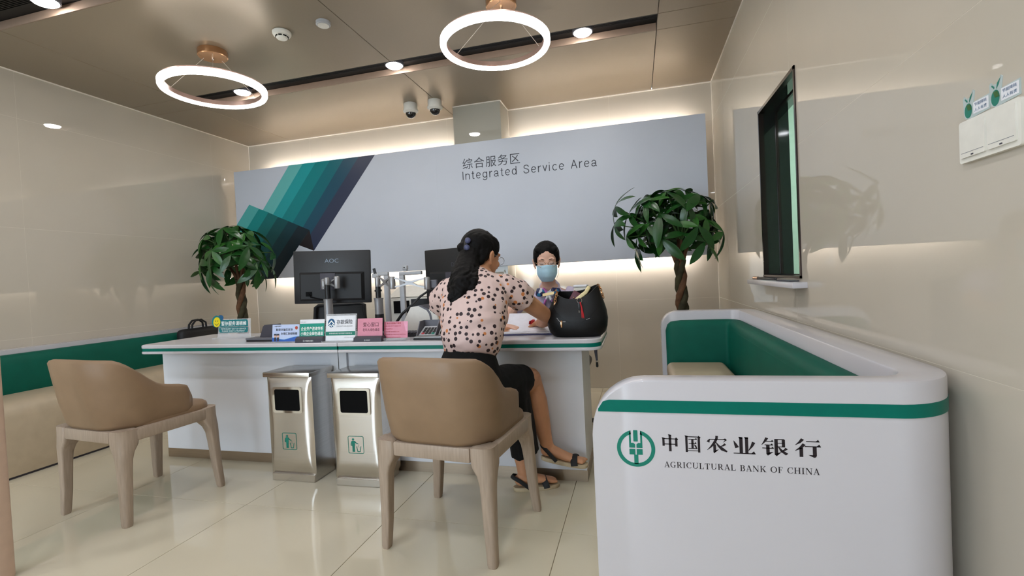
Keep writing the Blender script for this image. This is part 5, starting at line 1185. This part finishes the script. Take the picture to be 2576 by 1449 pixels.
# ---- the clerk
P2 = thing('person', 'seated clerk in a lilac shirt, face mask and printed scarf facing the viewer', 'person', (-.565, 3.25, 0))
SC_ = Vector((-.563, 3.075, 1.170)); SM = head_mx(SC_, rad(169.5), rad(8), 1.02)
sb = MB(); head_parts(sb, SM)
sb.tube([(-.565, 3.27, .53), (-.565, 3.26, .66), (-.565, 3.23, .78), (-.565, 3.19, .90), (-.565, 3.165, .955), (-.565, 3.150, .985)], [(.15, .11), (.13, .105), (.12, .095), (.15, .095), (.14, .078), (.07, .06)], 24, True, UPY)
sb.tube([(-.565, 3.155, .955), (-.565, 3.135, 1.01), (-.564, 3.105, 1.07), (-.564, 3.095, 1.12)], [.056, .047, .046, .05], 16, True, UPY)
sb.tube([(-.715, 3.165, .945), (-.775, 3.13, .90), (-.83, 3.03, .83), (-.845, 2.93, .795)], [.046, .045, .040, .035], 14, True)
sb.tube([(-.845, 2.93, .797), (-.82, 2.83, .802), (-.785, 2.72, .806), (-.765, 2.655, .806)], [.035, .035, .028, .022], 14, True)
hand(sb, (-.758, 2.640, .805), (.93, -.34, -.12), (.05, .05, 1), .35, .20, side=-1)
sb.tube([(-.415, 3.165, .945), (-.355, 3.13, .90), (-.30, 3.04, .83), (-.295, 2.96, .800)], [.046, .045, .040, .035], 14, True)
sb.tube([(-.295, 2.96, .802), (-.36, 2.89, .806), (-.43, 2.835, .808), (-.47, 2.805, .808)], [.035, .035, .028, .022], 14, True)
hand(sb, (-.475, 2.80, .806), (-.9, -.4, -.12), (0, 0, 1), .3, .2, side=1)
for s_ in (-1, 1): sb.tube([(-.565+s_*.08, 3.24, .55), (-.565+s_*.10, 3.05, .55), (-.565+s_*.10, 2.93, .53), (-.565+s_*.10, 2.95, .30), (-.565+s_*.10, 2.97, .08)], [.08, .07, .055, .045, .032], 12, True); sb.tube([(-.565+s_*.10, 2.99, .045), (-.565+s_*.10, 2.86, .03)], [.032, .024], 10, True)
fuse(sb, 'body', 'skin_fair', P2, .0038, 4)
sh = MB()
sh.tube([(-.565, 3.27, .60), (-.565, 3.255, .70), (-.565, 3.225, .80), (-.565, 3.185, .90), (-.565, 3.165, .950), (-.565, 3.160, .972), (-.565, 3.160, .984)], [(.150, .122), (.140, .118), (.145, .115), (.168, .110), (.160, .088), (.110, .072), (.078, .058)], 28, True, UPY)
for s_ in (-1, 1): sh.tube([(-.565+s_*.11, 3.165, .957), (-.565+s_*.165, 3.155, .942), (-.565+s_*.215, 3.12, .900), (-.565+s_*.245, 3.07, .860)], [.050, .056, .058, .057], 16)
fuse(sh, 'shirt', 'shirt_lilac', P2, .005, 4, disp=lambda c: .003*noise.noise(Vector((c.x*22, c.y*22, c.z*12))))
for s_ in (-1, 1):
    rings = []
    for i in range(9):
        v = i/8; a = PI/2+s_*(-1)*PI*.93*v; cx_, cy_ = -.565+.058*cos(a)*(-1 if False else 1), 3.148+.060*sin(a)-.012*v
        x_ = -.565+s_*.058*sin(PI*.92*v); y_ = 3.150+.058*cos(PI*.92*v)-.016*v; zt = 1.036-.062*v**1.3; hgt = .034+.014*v
        n_v = Vector((s_*sin(PI*.92*v), cos(PI*.92*v), 0)); base = Vector((x_, y_, 0))
        rings.append([base+n_v*.002+Vector((0, 0, zt)), base+n_v*.010+Vector((0, 0, zt-.004)), base+n_v*.020+Vector((0, 0, zt-hgt)), base+n_v*.014+Vector((0, 0, zt-hgt-.002)), base-n_v*.002+Vector((0, 0, zt-.006))])
    MB().loft(rings).build('collar', 'shirt_lilac', P2, smooth=50)
sf_ = MB(); kx, ky, kz = -.556, 3.052, .952
sf_.ball((kx, ky, kz), (.016, .016, .018), 14)
sf_.tube([(kx, ky, kz), (kx-.028, ky-.006, kz+.016), (kx-.052, ky+.004, kz+.012), (kx-.062, ky+.008, kz-.004)], [(.010, .012), (.012, .026), (.012, .030), (.006, .016)], 12, True, (0, 0, 1))
sf_.tube([(kx, ky, kz), (kx+.028, ky-.006, kz+.014), (kx+.050, ky+.004, kz+.008), (kx+.062, ky+.01, kz-.006)], [(.010, .012), (.012, .026), (.012, .030), (.006, .016)], 12, True, (0, 0, 1))
sf_.tube([(kx-.004, ky, kz-.01), (kx-.022, ky-.006, kz-.05), (kx-.030, ky+.002, kz-.10), (kx-.022, ky+.01, kz-.13)], [(.014, .008), (.026, .008), (.034, .007), (.030, .005)], 12, True)
sf_.tube([(kx+.004, ky, kz-.01), (kx+.022, ky-.006, kz-.05), (kx+.034, ky+.002, kz-.105), (kx+.040, ky+.01, kz-.145)], [(.014, .008), (.026, .008), (.034, .007), (.028, .005)], 12, True)
sf_.v = [Vector((kx, ky, kz))+Vector(((v.x-kx)*1.22, (v.y-ky)*1.1-.006, (v.z-kz)*1.12+.006)) for v in sf_.v]
fuse(sf_, 'scarf', 'scarf_print', P2, .0035, 2)
tr = MB()
tr.tube([(-.565, 3.27, .66), (-.565, 3.27, .56), (-.565, 3.27, .51)], [(.148, .12), (.165, .13), (.155, .12)], 20, True, UPY)
for s_ in (-1, 1): tr.tube([(-.565+s_*.08, 3.24, .555), (-.565+s_*.10, 3.05, .555), (-.565+s_*.10, 2.93, .53), (-.565+s_*.10, 2.95, .30), (-.565+s_*.10, 2.97, .10)], [.092, .082, .068, .060, .055], 14, True)
fuse(tr, 'trousers', 'skirt_black', P2, .008, 3)
for s_ in (-1, 1): MB().rbox((-.565+s_*.10, 2.915, .032), (.085, .24, .064), .028, 4).build('shoe', 'sandal_black', P2, smooth=60)
hs_ = MB(); ballm(hs_, SM, (0, -.026, .046), (.085, .100, .087), 28)
for s_ in (-1, 1): ballm(hs_, SM, (s_*.064, -.006, .026), (.021, .046, .054)); ballm(hs_, SM, (s_*.044, .030, .076), (.030, .027, .022))
ballm(hs_, SM, (0, -.075, -.02), (.06, .05, .07)); ballm(hs_, SM, (0, -.125, .0), (.04, .035, .04))
fuse(hs_, 'hair', 'hair', P2, .0038, 9, disp=lambda c: .0018*noise.noise(Vector((c.x*90, c.y*90, c.z*30))))
mk = MB(); R1, R2 = [], []
for i in range(13):
    v = i/12; row1, row2 = [], []
    for j in range(17):
        u = -1+2*j/16; z = -.020-.098*v + (.012*(1-v)*(1-abs(u)) if v < .4 else 0) + .010*u*u*(v-.5)*-1.0
        hwid = .064-.030*(max(0, v-.45)/.55)**1.5
        x = u*hwid; y = .107-.046*abs(u)**2.0+.016*sin(PI*min(1, v*.9+.1))*(1-u*u)-.022*max(0, v-.6)/.4 + .0022*sin(v*PI*7)*(1-u*u)
        row1.append(SM @ Vector((x, y, z))); row2.append(SM @ Vector((x*.98, y-.003, z)))
    R1.append(row1); R2.append(row2)
mk.loft([a+b_[::-1] for a, b_ in zip(R1, R2)]); m_ = mk.build('face_mask', 'mask_blue', P2, smooth=60)
lp = MB()
for s_ in (-1, 1):
    for z_ in (-.026, -.100): lp.tube([SM @ Vector(p) for p in ((s_*.060, .062, z_), (s_*.072, .030, z_*.7-.008), (s_*.082, -.012, -.012))], .0013, 6)
lp.build('ear_loop', 'white_plastic', m_)
glasses(P2, SM, 'rose_gold')
ey = MB(); bw_ = MB()
for s_ in (-1, 1):
    ey.tube([SM @ Vector((s_*(.030+k*.0145), .0855-.30*(k*.0145)**2*40-(.006 if k*s_ > 0 and False else 0)-.005*max(0, k), -.003-.004*(1-k*k))) for k in (-1, -.5, 0, .5, 1)], [.0009, .0018, .0021, .0019, .0012], 6)
    bw_.tube([SM @ Vector((s_*(.014+.034*k), .0905-.012*k*k-.006*k, .020+.006*sin(PI*k*.8))) for k in (0, .3, .6, 1)], [.0014, .0022, .002, .0008], 6)
ey.build('eyelashes', 'eye_dark', P2); bw_.build('eyebrows', 'eye_dark', P2)
oc = [o for o in bpy.data.objects if o.name == 'office_chair'][0]
c2 = copy_tree(oc); relabel(c2, 'black mesh office chair on which the clerk sits'); c2.location = (-.565, 3.47, 0); c2.rotation_euler = (0, 0, 0)
# ---------------------------------------------------------------- papers and handbag
t = thing('folder', 'dark blue document folder under the white papers', 'folder', (-.58, 2.60, DZ))
MB().rbox((0, 0, .003), (.33, .235, .006), .002, 1, Matrix.Translation((-.575, 2.60, DZ)) @ Matrix.Rotation(.06, 4, 'Z')).build('cover', 'folder', t); MB().rbox((0, 0, .010), (.325, .23, .006), .002, 1, Matrix.Translation((-.575, 2.602, DZ)) @ Matrix.Rotation(.03, 4, 'Z')).build('cover', 'paper', t)
t = thing('paper_stack', 'curled white papers being signed between clerk and customer', 'papers', (-.58, 2.61, DZ+.013))
for k, (dx, dy, rz, cur) in enumerate(((0, 0, .05, .0), (.006, .010, -.04, .004), (-.004, .035, .02, .085))):
    g_ = []; 
    for i in range(11):
        v = i/10; lift = cur*v**1.6
        g_.append([(-.15+.30*j/6, -.10+.21*v*(1-.25*v*(cur > .05)), .001*k+lift) for j in range(7)])
    m_ = MB(); mx = Matrix.Translation((-.575+dx, 2.61+dy, DZ+.0142)) @ Matrix.Rotation(rz, 4, 'Z')
    m_.loft([r_+[(a, b_, c_+.0008) for a, b_, c_ in r_[::-1]] for r_ in g_], mx=mx); m_.build('sheet', 'paper', t, smooth=60)
hb = thing('handbag', 'black leather hobo handbag with gold chain on the corner of the desk', 'handbag', (-.302, 2.43, DZ))
BX, BYc = -.300, 2.425
lev = [(0, .112, .050), (.006, .124, .060), (.022, .140, .068), (.05, .150, .074), (.09, .154, .072), (.13, .148, .064), (.17, .134, .054), (.205, .120, .047), (.24, .110, .042)]
nb = 40; rings = []
def rim(a):            # rim height by direction: high at the ends and the back, dipping in front
    s_ = sin(a); c_ = abs(cos(a)); return .207+.030*c_**1.5+(.020*s_ if s_ > 0 else .018*s_*(1-c_**2))+.016*cos(a)
def ringat(z, hx, hy, k=1):
    out = []
    for i in range(nb):
        a = 2*PI*i/nb; e = .72
        ca, sa = cos(a), sin(a); zz = z if z < .12 else .12+(z-.12)*(rim(a)-.12)/(.24-.12)
        out.append((BX+k*hx*math.copysign(abs(ca)**e, ca)+.012*max(0, zz-.1)*2, BYc+k*hy*math.copysign(abs(sa)**e, sa), DZ+.001+zz))
    return out
rings = [ringat(z, a, b_) for z, a, b_ in lev]+[ringat(z, a-.005, b_-.005) for z, a, b_ in reversed(lev[4:])]+[ringat(.06, .135, .055)]
MB().loft(rings).build('bag_body', 'bag_black', hb, smooth=60)
def onbag(x, z, off=.0015):
    hy = None
    for i in range(len(lev)-1):
        if lev[i][0] <= z <= lev[i+1][0]:
            k = (z-lev[i][0])/(lev[i+1][0]-lev[i][0]); hx = lev[i][1]*(1-k)+lev[i+1][1]*k; hy = lev[i][2]*(1-k)+lev[i+1][2]*k
    u = min(.98, abs(x)/hx); return Vector((BX+x, BYc-hy*max(0, 1-u**(2/.72))**(.36)-off, DZ+z))
MB().tube([onbag(-.118+.236*i/16, .155-.085*sin(PI*i/16)**.9, -.001) for i in range(17)], .0018, 6).build('panel_seam', 'bag_black', hb)
zp = MB().tube([onbag(x, z, .001) for x, z in ((-.094, .100), (-.080, .082), (-.072, .080), (-.05, .0805))], .0016, 6).build('zip_line', 'silver_grey', hb); MB().tube([onbag(.052, .088, .001), onbag(.070, .095, .001)], .0014, 6).build('zip_line', 'silver_grey', hb)
MB().rbox(onbag(-.071, .067, .004), (.010, .004, .030), .002, 2).build('zip_pull', 'gold', hb); MB().ball(onbag(-.070, .083, .003), .0055, 10).build('zip_slider', 'gold', hb)
def chain(pts, n, name):
    P = [Vector(p) for p in pts]; Ls = [0]
    for i in range(1, len(P)): Ls.append(Ls[-1]+(P[i]-P[i-1]).length)
    for k in range(n):
        s_ = Ls[-1]*(k+.5)/n; i = max(j for j in range(len(P)-1) if Ls[j] <= s_); v = (s_-Ls[i])/(Ls[i+1]-Ls[i]); c = P[i].lerp(P[i+1], v); d_ = (P[i+1]-P[i]).normalized()
        q = d_.to_track_quat('X', 'Z').to_matrix().to_4x4()
        MB().torus(.0075, .0022, 14, 6, Matrix.Translation(c) @ q @ Matrix.Rotation(PI/2*(k % 2)+.4, 4, 'X') @ Matrix.Diagonal((1.25, .8, 1, 1))).build(name, 'gold', hb)
zl = DZ+.001
chain([(BX-.106, BYc-.012, zl+.232), (BX-.098, BYc-.020, zl+.238), (BX-.092, BYc-.034, zl+.222), (BX-.098, BYc-.050, zl+.195), (BX-.104, BYc-.058, zl+.165)], 7, 'chain_link')
chain([(BX+.112, BYc-.006, zl+.255), (BX+.122, BYc-.014, zl+.240), (BX+.130, BYc-.022, zl+.215), (BX+.138, BYc-.026, zl+.190)], 6, 'chain_link')
kr = onbag(.022, .183, .006)
MB().torus(.012, .0012, 20, 6, front(*kr)).build('key_ring', 'chrome', hb)
MB().rbox(kr+Vector((-.002, -.003, -.030)), (.012, .005, .042), .002, 2).build('charm_tab', 'black_plastic', hb); MB().tube([kr+Vector((-.004, -.005, -.050)), kr+Vector((-.001, -.006, -.082))], .0022, 8, True).build('charm_bar', 'chrome', hb)
MB().tube([kr+Vector(p) for p in ((.004, -.004, -.010), (.010, -.008, -.034), (.016, -.010, -.062), (.021, -.010, -.098), (.017, -.010, -.114), (.011, -.010, -.100), (.011, -.010, -.066), (.009, -.008, -.036))], (.0035), 8, True).build('charm_loop', 'red', hb)
t = thing('wallet', 'dark maroon wallet inside the black handbag', 'wallet', (BX-.02, BYc, DZ+.15)); MB().rbox((0, 0, 0), (.075, .018, .10), .006, 2, Matrix.Translation((BX-.004, BYc+.006, DZ+.172)) @ Matrix.Rotation(.55, 4, 'Y')).build('body', 'maroon', t); MB().ball((BX-.012, BYc-.004, DZ+.195), .004, 8).build('snap', 'gold', t)
t = tag(MB().tube([(BX+.004, BYc-.018, DZ+.185), (BX+.03, BYc-.02, DZ+.205), (BX+.05, BYc-.005, DZ+.22), (BX+.065, BYc+.012, DZ+.245)], [(.005, .010)]*4, 8, True).build('cloth_strap', 'cream_card'), 'pale cloth strap poking out of the black handbag', 'strap')
MB().rbox((0, 0, 0), (.060, .020, .0016), .0006, 1, Matrix.Translation((BX-.138, BYc-.030, zl+.219)) @ Matrix.Rotation(-.16, 4, 'Y') @ Matrix.Rotation(.75, 4, 'X')).build('paper_tag', 'cream_card', hb)
